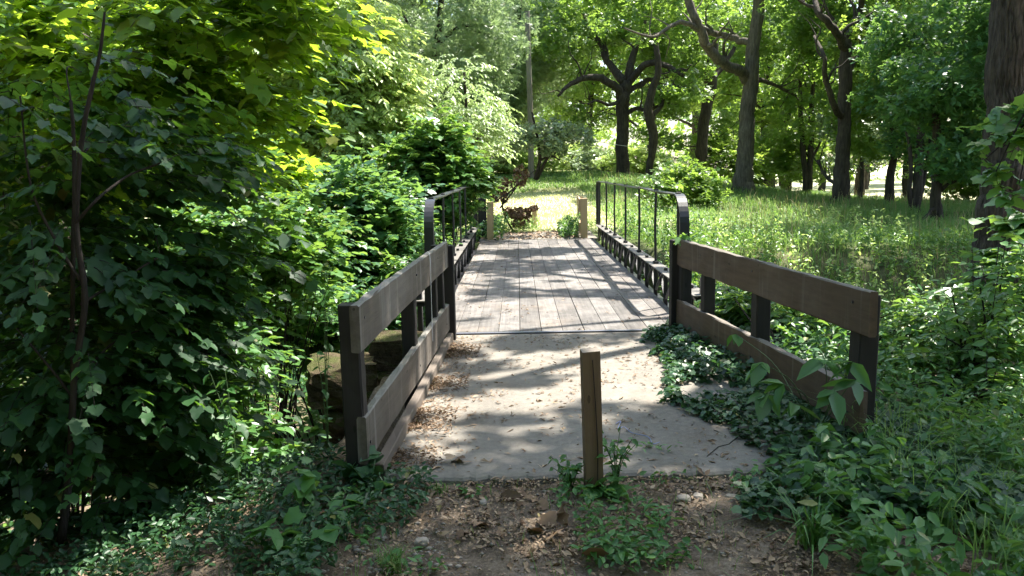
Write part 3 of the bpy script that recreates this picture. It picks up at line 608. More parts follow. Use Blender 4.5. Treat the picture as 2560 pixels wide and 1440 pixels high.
D = 47.; b = P(1745, 454, D)
build_tree('oak_tree', 'dark oak half hidden between the spreading oak and the tall forked oak', b,
    [pl(D, [(1742, 456, 18), (1748, 410, 15), (1757, 340, 13.5), (1768, 260, 13), (1777, 200, 16), (1783, 120, 12), (1790, 20, 9), (1795, -90, 6)]),
     pl(D, [(1772, 235, 8), (1745, 228, 7, -.5), (1715, 232, 6, -1), (1680, 225, 4, -1.4), (1640, 240, 3, -2)]),
     pl(D, [(1775, 200, 8), (1810, 165, 6, .6), (1840, 110, 5, 1), (1860, 40, 3, 1.4)])],
    pclump(D, [(1780, 40, 4, 5, 3, 3.6, 56), (1710, 170, 2, 2.5, 1.5, 1.2, 16), (1660, 330, 1, 1.6, 1.5, .9, 7), (1800, 330, 2, 2, 2, 1.4, 14)], 71), .8, 85, .25, SPRAY, M['oak'], M['bark'], 70, twig=.03, sides=11, subs=5)

b, D = dp(1858, 479)
build_tree('oak_tree', 'tallest grey forked oak with a long curved limb reaching left over the lawn', b,
    [pl(D, [(1855, 486, 34), (1857, 470, 27), (1860, 430, 22), (1864, 360, 19), (1870, 280, 18), (1877, 195, 18), (1885, 110, 15), (1894, 40, 14.5), (1905, -60, 13), (1915, -220, 9)]),
     pl(D, [(1868, 195, 14), (1840, 173, 12, -.6), (1800, 152, 12, -1.4), (1768, 118, 11.5, -2), (1748, 72, 11, -2.4), (1728, 20, 10, -2.6), (1718, -60, 8, -2.8)]),
     pl(D, [(1880, 108, 9), (1850, 100, 8, .6), (1810, 92, 8, 1), (1778, 82, 8, 1), (1752, 62, 6, .6)]),
     pl(D, [(1748, 70, 7, -2.4), (1715, 58, 6, -2.8), (1680, 62, 5, -3), (1645, 88, 4, -3.3), (1615, 90, 3, -3.6), (1560, 70, 2, -4)]),
     pl(D, [(1875, 190, 8), (1910, 205, 5, .8), (1945, 215, 4, 1.4), (1990, 240, 3, 2)])],
    pclump(D, [(1860, -70, 2, 7.5, 4, 3.2, 80), (1640, 0, 1, 3.5, 2, 1.4, 22), (1980, 120, 3, 2.6, 2, 1.8, 24), (1960, 300, 3, 1.6, 2, 1.2, 10)], 81), .8, 90, .23, SPRAY, M['oak'], M['bark_pale'], 80, twig=.03, sides=14, subs=5)

b, D = dp(2018, 488)
build_tree('twin_tree', 'twin-stemmed slender tree between the tallest oak and the broad forked oak', b,
    [pl(D, [(2016, 492, 9), (2014, 440, 7), (2008, 370, 6.5), (2002, 300, 6), (2000, 200, 4)]),
     pl(D, [(2020, 492, 9), (2024, 430, 7.5), (2030, 350, 7), (2029, 270, 6), (2036, 160, 4)]),
     pl(D, [(2026, 400, 4), (2045, 370, 3), (2060, 330, 2.5), (2080, 300, 2)])],
    pclump(D, [(2020, 190, 3, 2.4, 2, 2.2, 34), (1985, 390, 1, 1.0, 1, .8, 8)], 91), .75, 110, .22, SPRAY, M['oak'], M['bark'], 90, twig=.025, subs=5)

b, D = dp(2105, 503)
build_tree('oak_tree', 'broad dark oak forking into several upright limbs, right of the twin stems', b,
    [pl(D, [(2102, 510, 27), (2103, 480, 21), (2106, 400, 17), (2109, 320, 15.5), (2111, 240, 16), (2114, 150, 15), (2116, 110, 13)]),
     pl(D, [(2114, 125, 12), (2098, 90, 10, -.5), (2075, 60, 9, -1), (2045, 30, 7, -1.2), (2030, -40, 5)]),
     pl(D, [(2115, 120, 11), (2126, 85, 10, .5), (2138, 50, 9, .8), (2150, 20, 7, 1), (2160, -60, 5)]),
     pl(D, [(2107, 292, 9), (2085, 262, 7.5, -.7), (2066, 200, 6.5, -1), (2058, 140, 5, -1.3), (2036, 90, 3)]),
     pl(D, [(2112, 190, 7), (2140, 150, 5, .5), (2165, 100, 4, 1), (2200, 60, 3)]),
     pl(D, [(2100, 470, 6), (2065, 440, 4, 1), (2045, 400, 3, 1.5)])],
    pclump(D, [(2140, -10, 3.5, 3.6, 2.2, 2.2, 56), (2040, 60, 6, 1.8, 1.5, 1.3, 12), (2200, 170, 2.5, 2.4, 2, 1.9, 24)], 101), .75, 90, .22, SPRAY, M['oak'], M['bark'], 100, twig=.03, sides=12, subs=5)

for (u, v, r_, tops, lb, cl, mt) in [
    (2222, 512, 10, [(2226, 450), (2235, 380), (2232, 300), (2240, 180)], 'thin dark tree trunk in tall grass right of the broad oak', [(2240, 150, 0, 3, 3, 2.4, 40), (2200, 330, 0, 1.6, 1.6, 1.2, 12)], 'wood_leaf'),
    (2287, 532, 12, [(2292, 470), (2300, 400), (2303, 320), (2310, 200)], 'brown tree with several stems from one base, in tall grass', [(2320, 150, 0, 1.9, 2.2, 1.8, 40), (2340, 330, 1, 1.4, 1.4, 1, 12)], 'vine'),
    (2341, 562, 13, [(2340, 490), (2343, 420), (2341, 340), (2335, 230)], 'tree with pale scarred base standing nearest in the tall grass', [(2400, 170, 0, 1.6, 2.0, 1.7, 44), (2400, 370, -.5, .9, 1, .6, 10)], 'vine'),
    (1970, 484, 6, [(1974, 430), (1970, 360), (1975, 260)], 'slim trunk just left of the twin-stemmed tree', [(1975, 260, 0, 2.4, 2.4, 2, 24)], 'wood_leaf'),
    (2052, 480, 7, [(2060, 420), (2055, 360), (2068, 280)], 'slim curved trunk between the twin stems and the broad oak', [(2060, 240, 1, 2.4, 2.4, 2, 24)], 'wood_leaf'),
    (2150, 505, 5, [(2155, 430), (2150, 350)], 'thin sapling just right of the broad dark oak', [(2150, 330, 0, 1.5, 1.5, 1.6, 16)], 'silver')]:
    b, D = dp(u, v); lim = [pl(D, [(u, v+6, r_*1.25)] + [(a, c, r_*(1-.13*i)) for i, (a, c) in enumerate(tops)])]
    if u == 2287:
        lim += [pl(D, [(2280, 536, 7), (2274, 470, 5.5), (2276, 400, 5), (2268, 320, 4)]), pl(D, [(2292, 520, 7), (2312, 440, 5), (2322, 370, 4), (2335, 300, 3)])]
    if u == 2341:
        lim += [pl(D, [(2346, 480, 5), (2368, 462, 4.5, -.2), (2398, 448, 4, -.4), (2420, 428, 3, -.6)]), pl(D, [(2338, 520, 5), (2320, 535, 4, -.3), (2302, 556, 4, -.5)])]
    build_tree('woodland_tree', lb, b, lim, pclump(D, cl, int(u)), .7, 110, .19, SPRAY, M[mt], M['bark'], int(u) % 97+200, twig=.022)

# ---- generic trees, copied through the woods
def proto_tree(seed, h, r0, cr, base_h, leafm, barkm, tmpl=SPRAY, n=70, per=110, crad=1.1, size=.34, droop=.35, name='woodland_tree', label='', group=None, lean=.05, flat=.65):
    r = rng(seed); tp = [np.array([0, 0, -.3])]
    for z in np.linspace(h*.12, h*.93, 6): tp.append(np.array([r.normal(0, lean)*z*.35, r.normal(0, lean)*z*.35, z]))
    tr = r0*np.array([1.3, 1, .9, .78, .6, .38, .15]); limbs = [(np.array(tp), tr)]; ends = []
    for k in range(9):
        z = base_h + (h*.85-base_h)*(k/8.)**.9; q = np.array([np.interp(z, [p[2] for p in tp], [p[i] for p in tp]) for i in range(3)]); a = k*2.4+r.uniform(-.5, .5)
        f = cr*(1-.55*((z-base_h)/(h-base_h))**1.5)*r.uniform(.7, 1); d = np.array([math.cos(a), math.sin(a), 0]); e = q+d*f+np.array([0, 0, f*r.uniform(.2, .6)])
        m = (q+e)/2+np.array([0, 0, f*.1])+r.normal(0, .25, 3); rr = np.interp(z, [p[2] for p in tp], tr)*.5
        limbs.append((np.array([q, m, e]), np.array([rr, rr*.6, rr*.2])))
    C = ellipsoid_pts((0, 0, (h+base_h)/2+.3), (cr, cr, (h-base_h)/2), n, seed+1, .35)
    return build_tree(name, label, (0, 0, 0), limbs, C, crad, per, size, tmpl, leafm, barkm, seed, group, droop=droop, flat=flat, twig=.03, sides=9)
def copy_tree(root, loc, rot, sc, label=None, group=None):
    c = root.copy(); COL.objects.link(c); c.location = [float(q) for q in loc]; c.rotation_euler = (0, 0, rot); c.scale = (sc, sc, sc)
    if label: c['label'] = label
    if group: c['group'] = group
    for ch in root.children:
        d = ch.copy(); COL.objects.link(d); d.parent = c
    return c
GW = 'trees of the woodland behind the lawn'; LW = 'leafy tree among the many in the woodland behind the lawn'
protos = [proto_tree(301, 17, .34, 5.2, 3.5, M['wood_leaf'], M['bark'], label=LW, group=GW, n=60, per=85), proto_tree(302, 20, .42, 5.6, 5.5, M['oak'], M['bark'], label=LW, group=GW, n=60, per=85),
          proto_tree(303, 14, .25, 4.4, 2.0, M['wood_leaf'], M['bark'], label=LW, group=GW, n=52), proto_tree(304, 19, .33, 5.0, 3.0, M['willow'], M['bark'], FINE, label=LW, group=GW, droop=.9, n=90)]
used = [0]*4; r = rng(77); spots = []
for x in np.arange(-46, 62, 5.2): spots.append((x, 66+r.uniform(-5, 6)))
for x in np.arange(-60, 76, 6.0): spots.append((x, 84+r.uniform(-6, 7)))
spots += [(17, 53), (24, 56), (31, 50), (29, 38), (24, 33), (36, 42), (20, 44), (40, 56), (-9, 52), (-15, 46), (-21, 52), (-26, 42), (-32, 50), (19.5, 26), (22, 31), (17.5, 22), (25.5, 37)]  # the last ones, out of frame, are added to shade the right-hand crowns
for i, (x, y) in enumerate(spots):
    k = int(r.integers(0, 3)) if x > 3 else int(r.integers(0, 4)); sc = r.uniform(.75, 1.2); loc = (x+r.uniform(-1.5, 1.5), y, float(H(x, y)))
    if used[k] == 0:
        o = protos[k]; o.location = loc; o.rotation_euler = (0, 0, r.uniform(0, 6)); used[k] = 1
    else: copy_tree(protos[k], loc, r.uniform(0, 6.28), sc)
# far wood closing the view
r = rng(5); n = 15000; a = r.uniform(-1.15, 1.15, n); d = 108+r.uniform(0, 22, n); pos = np.stack([np.sin(a)*d*1.15, np.cos(a)*d, 17*r.random(n)**.9*(.75+.35*fnoise(a*30+40, d*.02))-1], 1)
o = leaves('far_wood', pos, 1.25, SPRAY, M['wood_leaf'], None, .7, .3, 9); tag(o, 'far-off woodland closing the view behind the trees', 'woodland', kind='stuff')

# the wood goes on behind the viewpoint and closes off the sky there
r = rng(6); n = 15000; a = r.uniform(math.pi*.5, math.pi*1.62, n); d = 9+r.uniform(0, 9, n); pos = np.stack([np.sin(a)*d-1, np.cos(a)*d-1, .3+13*r.random(n)], 1); k = (pos[:, 1] < -3) | (pos[:, 0] < -9) ; pos = pos[k & (fnoise(pos[:, 0]*.7+90, pos[:, 2]*.7+a*3) > .4)]
o = leaves('wood_behind', pos, .9, SPRAY, M['oak'], None, .6, .3, 19); tag(o, 'leafy wood going on behind the viewpoint', 'woodland', kind='stuff')

# ---- left side trees
def px_tree(name, label, u, v, D, limbs, cl, crad, per, size, tmpl, leafm, barkm, seed, **kw):
    x, y, z = P(u, v, D); b = np.array([x, D, float(H(x, D))])
    return build_tree(name, label, b, [pl(D, l) for l in limbs], pclump(D, cl, seed), crad, per, size, tmpl, M[leafm], M[barkm], seed, **kw)
px_tree('bushy_tree', 'bright yellow-green bushy tree with drooping layered sprays, left of the bridge', 800, 520, 21, [[(800, 640, 12), (805, 450, 9), (790, 300, 7), (800, 120, 5), (810, -20, 3)], [(803, 430, 6), (860, 330, 5, -.6), (920, 230, 3, -1), (960, 180, 2, -1.4)], [(795, 330, 6), (740, 240, 5, .4), (700, 140, 3, .6)]],
        [(780, 260, 0, 1.9, 1.8, 2.3, 60), (900, 190, -1, 1.1, 1.2, .9, 30), (930, 330, -1.2, .9, 1, 1.1, 24), (720, 330, -.5, 1.2, 1.2, 1.4, 26), (860, 60, 0, 1.3, 1.3, 1.2, 22), (680, 120, .5, 1.4, 1.4, 1.2, 22)], .7, 17, .17, OVATE, 'spray', 'stem', 401, droop=.5, flat=.35, twig=.012, spray=(.8, 14, P(800, 300, 21)))
px_tree('willow_tree', 'tall grey-green feathery tree with drooping foliage and a dark leaning trunk, behind the bushy tree', 1085, 400, 36, [[(1080, 440, 16), (1080, 300, 9), (1084, 210, 9), (1090, 120, 9), (1098, 60, 8), (1110, -60, 6)], [(1092, 110, 6), (1140, 70, 5), (1190, 60, 3)], [(1085, 200, 5), (1050, 120, 4), (1010, 40, 3)]],
        [(1080, 30, 0, 4.6, 3, 3, 80), (1000, 220, 1, 2.4, 2, 2.4, 40), (1180, 160, 1.5, 2.2, 2, 2.6, 40), (1080, 330, 2, 3, 2, 1.8, 40), (1120, -120, 0, 5, 3, 2, 26)], .8, 75, .26, FINE, 'willow', 'stem', 411, droop=1.1, flat=1.0, twig=.02)
px_tree('willow_tree', 'tall grey-green tree with fine hanging foliage directly above the far end of the bridge', 1290, 420, 47, [[(1290, 440, 10), (1292, 300, 8), (1288, 150, 7), (1300, 0, 5)]],
        [(1290, 120, 0, 2.6, 2.4, 3.6, 75), (1230, 260, 0, 2.0, 2, 2.2, 40), (1370, 130, 1, 1.3, 2, 2.6, 26), (1300, -80, 0, 4, 3, 2, 16)], .8, 75, .26, FINE, 'willow', 'stem', 421, droop=1.1, flat=1.0, twig=.02)
px_tree('small_tree', 'small tree with silvery pale leaves on low dark stems, beside the grey pole', 1342, 445, 33, [[(1338, 450, 6), (1346, 420, 5), (1350, 380, 4), (1340, 330, 3), (1330, 280, 2)], [(1342, 448, 5), (1360, 410, 4), (1385, 370, 3), (1410, 340, 2)], [(1350, 400, 3), (1375, 390, 2.5), (1400, 400, 2)]],
        [(1285, 345, 0, .8, .9, .5, 20), (1372, 335, 0, .8, 1, .7, 22), (1420, 350, .4, 1.0, 1, .7, 16), (1260, 385, .3, .7, .8, .4, 8)], .45, 45, .17, SPRAY, 'silver', 'stem', 431, droop=.3, twig=.012)
px_tree('small_tree', 'light airy small tree with pale sunlit sprays behind the vine-covered mounds', 1150, 420, 27, [[(1150, 450, 8), (1155, 380, 6), (1165, 280, 4), (1160, 180, 3)], [(1153, 400, 4), (1200, 340, 3), (1240, 300, 2)], [(1155, 350, 4), (1100, 290, 3), (1060, 250, 2)]],
        [(1140, 230, 0, 1.5, 1.3, 1.2, 38), (1070, 300, 0, 1.1, 1, 1.1, 24), (1195, 330, -.3, .6, .7, .7, 14)], .6, 8, .15, OVATE, 'pale', 'stem', 441, droop=.5, twig=.012, spray=(.9, 12, P(1150, 300, 27)))
for i, (x, y, h, lm, lb) in enumerate([(-9.5, 19, 10, 'wood_leaf', 'tall green tree with a sunlit crown behind the thicket, far left'), (-7.8, 26, 13, 'wood_leaf', 'tall leafy tree behind the bright bushy tree'), (-14.5, 25, 14, 'oak', 'broad tree deep in the thicket at the left edge'),
                                    (-12, 34, 15, 'wood_leaf', 'tall tree far behind the left thicket'), (-5.2, 44, 15, 'willow', 'feathery tree far behind, between the two drooping trees')]):
    t = proto_tree(450+i, h, .2+.008*h, 3.1, 1.2, M[lm], M['bark'], SPRAY, 90, 120, .8, .24, .45, 'leafy_tree', lb); t.location = (x, y, float(H(x, y)))

# the big maple at the left, its lit branches hanging into the picture
x, y, z = P(70, 200, 9.2); bz = float(H(x, y))
mp = [(np.array([(x-.1, y, bz-.3), (x, y, .6), (x+.02, y, 2), P(75, 130, 9.2), P(85, -60, 9.2), P(95, -500, 9.2)]), np.array([.34, .27, .25, .24, .22, .15])),
      (np.array([P(100, 20, 9.1), P(240, 110, 8), P(380, 160, 7), P(560, 190, 6.2)]), [.05, .035, .022, .01]), (np.array([P(100, 120, 9.1), P(220, 260, 7.6), P(330, 330, 6.6), P(470, 390, 6)]), [.05, .035, .02, .01]),
      (np.array([P(90, -100, 9.1), P(330, -40, 7.4), P(560, 20, 6.3), P(740, 60, 5.8)]), [.06, .04, .025, .01]), (np.array([P(60, 200, 9), P(20, 330, 7.5), P(60, 440, 6.5)]), [.05, .03, .01])]
C = np.vstack([pclump(6.5, [(250, 120, 0, 1.0, 1.2, .5, 26), (520, 120, -.2, .7, .8, .45, 20), (330, 330, 0, .8, 1.0, .5, 26), (80, 330, .4, .6, .9, .5, 20), (600, 40, -.3, .6, .7, .3, 16), (90, 120, .6, .6, .8, .4, 16), (300, -60, 0, 1.6, 1.4, .5, 30), (560, 300, .4, .45, .6, .3, 10), (60, 480, .6, .5, .6, .4, 12)], 461)])
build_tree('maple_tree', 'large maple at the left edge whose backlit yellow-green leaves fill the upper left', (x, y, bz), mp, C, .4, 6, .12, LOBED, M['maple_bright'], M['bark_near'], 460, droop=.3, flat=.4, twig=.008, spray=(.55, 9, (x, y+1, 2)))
# the dark sapling in front
D = 3.75; b = P(160, 1338, D); b[2] = float(H(b[0], D))
C = pclump(D, [(150, 500, .5, .5, .5, .28, 20), (330, 420, .6, .45, .4, .2, 16), (100, 700, .5, .45, .45, .3, 22), (300, 660, .5, .5, .4, .26, 24), (90, 950, .4, .45, .4, .35, 30), (290, 880, .5, .45, .4, .32, 26), (420, 760, .8, .35, .4, .22, 14), (80, 1150, .3, .4, .35, .28, 26), (290, 1080, .5, .4, .35, .28, 24), (410, 980, .8, .3, .35, .24, 12),
                (480, 640, .8, .3, .3, .18, 10), (200, 250, .5, .5, .4, .25, 12), (40, 330, .5, .4, .4, .3, 12), (180, 1240, .25, .35, .3, .14, 12)], 471)
build_tree('maple_sapling', 'shaded dark green maple sapling with slender stems filling the left foreground', b,
    [pl(D, [(150, 1360, 9), (175, 1150, 8.5), (185, 950, 8), (212, 750, 8), (190, 560, 7), (205, 350, 6), (228, 230, 5), (250, 130, 4), (262, 30, 3)]), pl(D, [(160, 1350, 7), (182, 1100, 6, .1), (178, 850, 6, .15), (184, 600, 5.5, .1), (186, 380, 5, .1), (176, 250, 4, .1)]),
     pl(D, [(188, 560, 5), (240, 500, 4), (320, 440, 3, .2), (420, 400, 2, .3)]), pl(D, [(200, 700, 5), (150, 620, 4), (80, 470, 3), (50, 240, 2)]), pl(D, [(200, 760, 4), (300, 700, 3, .2), (400, 640, 2, .4)]), pl(D, [(190, 950, 4), (280, 860, 3, .2), (360, 820, 2, .3)]), pl(D, [(185, 1000, 4), (110, 900, 3), (40, 820, 2)])],
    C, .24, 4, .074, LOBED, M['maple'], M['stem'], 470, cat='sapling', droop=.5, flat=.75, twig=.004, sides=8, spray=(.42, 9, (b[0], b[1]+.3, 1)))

# the big trunk at the right; its wide crown, out of view, is shaped to dapple bridge and path
b = np.array([*P(2497, 672, 11.6)[:2], 0]); b[2] = float(H(b[0], b[1])); D = b[1]
OPEN = [(-2.2, 5.2, .9, .6, .16), (1.0, 6.3, .75, .9, .5), (.55, 5.6, .6, .5, .3), (.9, 9.0, 1.1, .9, .42), (1.0, 11.2, .9, .8, .3), (-.1, 9.0, .5, .5, .2), (-.55, 5.0, .22, .3, .4), (-.1, 5.25, .2, .16, .4), (.35, 8.1, 1.4, .3, .3), (-1.75, 3.7, .42, .3, .75), (.15, 3.65, .2, .16, .4), (-2.3, 6.0, .9, .8, .34), (-3, 8.5, 2, 1.5, .25), (-3, 13, 3, 4, .5), (0.2, 16.6, 1.6, .35, .35),
        (1.0, 3.35, .12, .1, .4), (2.6, 9.5, .8, 2, .3), (3.5, 14, 2.5, 2.5, .28), (5.5, 9, 2, 2.5, .15), (-.4, 7.4, .3, .3, .25), (3.2, 5.0, .35, .4, .35), (1.5, 17.5, 2, 2, .3), (.3, 14.2, .9, .25, .22), (-4.5, 6.2, 1.2, 1.2, .25), (-4.2, 5.8, 1.6, 1.6, .24), (1.2, 5.9, .35, .4, .2), (-2.8, 8, 1.6, 1.6, .16)]
SHUT = [(0, 3.2, 3.5, .7, .25), (-.4, 4.35, 1.2, .35, .2), (1.4, 4.6, .8, .6, .25), (-2.6, 4.5, 1.2, 1.0, .2), (.3, 13, 1.2, .7, .12), (.3, 15.4, 1.5, .6, .15), (2.8, 3.6, 1, .8, .1), (.1, 4.6, .4, .3, .2), (-.1, 6.2, .6, .5, .16), (.1, 7.3, .8, .25, .14), (.5, 5.0, .6, .2, .15), (-.3, 5.7, .5, .15, .14), (0, 10.3, .8, .35, .16), (.4, 11.9, 1.3, .5, .14), (.4, 4.5, 2.2, .45, .16), (1.4, 5.2, .8, .7, .14), (.3, 12.9, 1.3, .5, .14), (.3, 15.3, 1.4, .9, .14), (-2.4, 3.9, .6, .8, .12), (-.2, 6.7, .7, .35, .1), (.1, 5.9, .5, .3, .12), (.3, 5.2, .5, .25, .12), (.4, 16.9, 1.3, .3, .1), (0, 11.2, .7, .3, .12), (.3, 14, 1.4, 1.6, .1)]
def dapple_mask(pos):  # culls leaves by where their shadow lands, to place the sun patches
    g = pos[:, :2]-SUNV[None, :2]*pos[:, 2:3]; x, y = g[:, 0], g[:, 1]
    o = fnoise(x*1.6+31, y*1.5+77)*.62 + fnoise(x*4+3, y*5+11)*.5 - .03
    for a in OPEN: o = o + a[4]*np.exp(-((x-a[0])/a[2])**2-((y-a[1])/a[3])**2)
    for a in SHUT: o = o - a[4]*np.exp(-((x-a[0])/a[2])**2-((y-a[1])/a[3])**2)
    return o < .60
r = rng(88); n = 440
gx = r.uniform(-5.5, 9.0, n); gy = r.uniform(.5, 20, n); gz = r.uniform(8.5, 14, n)
C = np.stack([gx+SUNV[0]*gz, gy+SUNV[1]*gz, gz], 1)
lim = [(np.array([P(2494, 700, D), P(2502, 600, D), P(2507, 450, D), P(2514, 250, D), P(2524, 0, D), P(2530, -300, D), P(2540, -900, D)]), np.array([.43, .335, .30, .265, .25, .22, .15]))]
top = P(2526, -300, D); top2 = P(2535, -700, D)
for i, (q, e) in enumerate([(top, (3.5, 11, 8.5)), (top, (4.5, 8, 9)), (top2, (2.5, 15.5, 9.5)), (top, (9, 7.5, 9)), (top2, (9.5, 16, 10)), (top2, (6, 19, 10)), (top2, (2.0, 8.0, 10)), (top2, (6.5, 6, 10)), (top2, (3, 18.5, 10))]):
    e = np.array(e, float); lim.append((np.array([q, (q+e)/2+np.array([0, 0, .4]), e]), np.array([.13, .08, .03])))
build_tree('oak_tree', 'massive furrowed oak trunk at the right edge, its unseen crown overhead shaped for the dapples', b, lim, C, 1.3, 80, .3, SPRAY, M['oak'], M['bark_near'], 481, up=1.1, droop=.15, flat=.5, twig=.02, sides=26, mask=dapple_mask, rough=.035, ridge=.09)

# grey pole with cable
q, D = dp(1328, 447)
MB().tube([(0, 0, -.3), (.02, 0, 3), (-.06, 0, 8.2)], [.16, .15, .13], 10).build('wooden_pole', M['polewood']); o = bpy.data.objects['wooden_pole']; o.location = [float(a) for a in q]
tag(o, 'plain grey wooden pole standing on the lawn beside the silvery small tree', 'pole')
a = P(1440, 343, 38); c = P(1645, 373, 43); t = np.linspace(0, 1, 9)[:, None]
o = MB().tube(a+(c-a)*t-np.array([0, 0, .08])*np.sin(t*3.14), .014, 5).build('cable', plain('pale_cable', (.5, .5, .48), .5)); tag(o, 'thin pale cable stretched past the spreading oak trunk', 'cable')

# ================================================================== SHRUBS AND PLANTS
def shrub(name, label, base, ells, n, size, tmpl, mat, seed, cat='shrub', shell=.3, up=.5, droop=.25, outw=.6, stems=5, group=None, L=.42, per=9, sr=.012, dz=.12):
    """ells: (centre, radii, share); leafy twigs spread outwards through each ellipsoid"""
    base = np.asarray(base, float); root = empty(name, base, label, cat, group); cs = []; ds = []; r = rng(seed); mb = MB()
    tot = sum(e[2] for e in ells)
    for i, (c, rd, share) in enumerate(ells):
        c = np.asarray(c, float); rd = np.asarray(rd, float); k = max(2, int(n/per*share/tot)); d = nrm(r.normal(0, 1, (k, 3)))
        lump = .62+.75*fnoise(d[:, 0]*2.2+seed+i*5, d[:, 1]*2.2+d[:, 2]*1.8+30); q = (shell+(1-shell)*r.random((k, 1))**.8)*lump[:, None]
        p = c+d*q*rd; dd = d*np.array([1, 1, .35])+r.normal(0, .4, (k, 3))*np.array([1, 1, .4]); dd[:, 2] += dz; cs.append(p-nrm(dd)*L*.5); ds.append(dd)
        for j in range(stems):
            e = c+nrm(r.normal(0, 1, 3))*rd*.75; m = (base+e)/2+r.normal(0, .08, 3)
            mb.tube(np.array([base+np.array([r.normal(0, .08), r.normal(0, .08), -.1]), m, e])-base, [sr, sr*.7, sr*.3], 5, 0, 1, 4, False)
    C = np.vstack(cs); D_ = np.vstack(ds); ok = C[:, 2] > H(C[:, 0], C[:, 1])+.03; C = C[ok]; D_ = D_[ok]
    pos, tip, nor, sc, tw, S = sprays(C-base, D_, L, per, seed+1); leaves('foliage', pos, size*sc, tmpl, mat, root, up, droop, seed+1, tip, None, 0, nor)
    twig_mesh(mb, tw, S, .0022+.01*size); mb.build('stem', M['stem'], root, False)
    return root
def pe(D, u, v, rx, ry, rz, share=1): return (P(u, v, D), (rx, ry, rz), share)
def gb(u, D):
    x = P(u, 700, D)[0]; return (x, D, float(H(x, D)))
shrub('vine_mound', 'tall vine-smothered mound rising behind the left railing', gb(1090, 16.3), [pe(16.3, 1095, 370, .78, .8, .85, 1.2), pe(16, 1020, 430, .7, .8, .75), pe(16, 1130, 470, .75, .8, .9), pe(15.6, 1000, 560, .9, .8, 1.0), pe(16.6, 1190, 440, .4, .5, .5, .5)], 9500, .13, LOBED, M['shrub'], 501, cat='vine mound')
shrub('vine_mound', 'dark low vine mound close to the left railing, in front of the tall mound', gb(900, 11.4), [pe(11.4, 900, 490, .62, .8, .6), pe(11.0, 860, 590, .8, .9, .75, 1.4), pe(11.2, 960, 600, .65, .8, .85, 1.2), pe(10.8, 900, 700, .9, .9, .7, 1.2), pe(12.2, 1010, 520, .4, .6, .5, .6)], 11000, .1, LOBED, M['vine'], 511, cat='vine mound')
shrub('leafy_shrub', 'light green leafy plants right below the left railing', gb(1050, 11.5), [pe(11.5, 1020, 640, .28, .4, .4), pe(13, 1075, 600, .3, .6, .5), pe(10.2, 1000, 700, .3, .4, .35)], 2200, .085, OVATE, M['shrub'], 521)
shrub('leafy_shrub', 'mid green shrub with long arching shoots between the sapling and the low vine mound', gb(640, 8.2), [pe(8.0, 640, 560, .8, .7, .4), pe(8.4, 560, 660, .8, .7, .55), pe(7.8, 720, 640, .7, .6, .35), pe(8.2, 660, 770, .9, .7, .5), pe(8.6, 480, 560, .7, .6, .5), pe(8.3, 770, 560, .35, .5, .2, .5)], 7000, .085, LOBED, M['shrub'], 531, L=.6, per=12)
shrub('leafy_shrub', 'sunlit shrub with pale shiny leaves at the ravine edge, left of the stone wall', gb(560, 6.0), [pe(6.0, 520, 960, .6, .5, .35), pe(6.2, 570, 880, .5, .5, .3), pe(5.8, 450, 880, .5, .5, .4), pe(5.7, 560, 1060, .4, .4, .22), pe(5.6, 640, 1130, .3, .3, .12, .6)], 3600, .075, HEART, M['shrub'], 541)
shrub('leafy_shrub', 'dark shrub filling the hollow between the left fence and the low vine mound', gb(800, 9), [pe(9.0, 790, 800, .6, .7, .4), pe(9, 900, 780, .6, .6, .4), pe(8.8, 680, 840, .5, .5, .25), pe(9.6, 1010, 800, .5, .8, .3)], 4600, .085, HEART, M['vine'], 551)
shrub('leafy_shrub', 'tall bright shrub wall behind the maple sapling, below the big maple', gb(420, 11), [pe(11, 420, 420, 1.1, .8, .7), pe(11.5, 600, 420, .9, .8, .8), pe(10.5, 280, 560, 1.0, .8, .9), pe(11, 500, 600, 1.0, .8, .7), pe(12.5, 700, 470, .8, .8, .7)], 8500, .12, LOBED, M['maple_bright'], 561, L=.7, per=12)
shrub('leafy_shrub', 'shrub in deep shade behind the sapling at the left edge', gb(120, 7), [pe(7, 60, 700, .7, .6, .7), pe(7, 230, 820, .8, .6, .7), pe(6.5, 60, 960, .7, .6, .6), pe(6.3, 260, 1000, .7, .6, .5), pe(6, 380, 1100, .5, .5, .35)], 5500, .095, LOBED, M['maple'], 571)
shrub('leafy_shrub', 'pale spray-leaved shrub between the bright bushy tree and the tall vine mound', gb(960, 19), [pe(19, 960, 420, .8, .8, .8), pe(19, 900, 330, .7, .7, .6), pe(18.5, 850, 440, .7, .7, .6)], 3800, .17, SPRAY, M['spray'], 581, droop=.6, L=.6)
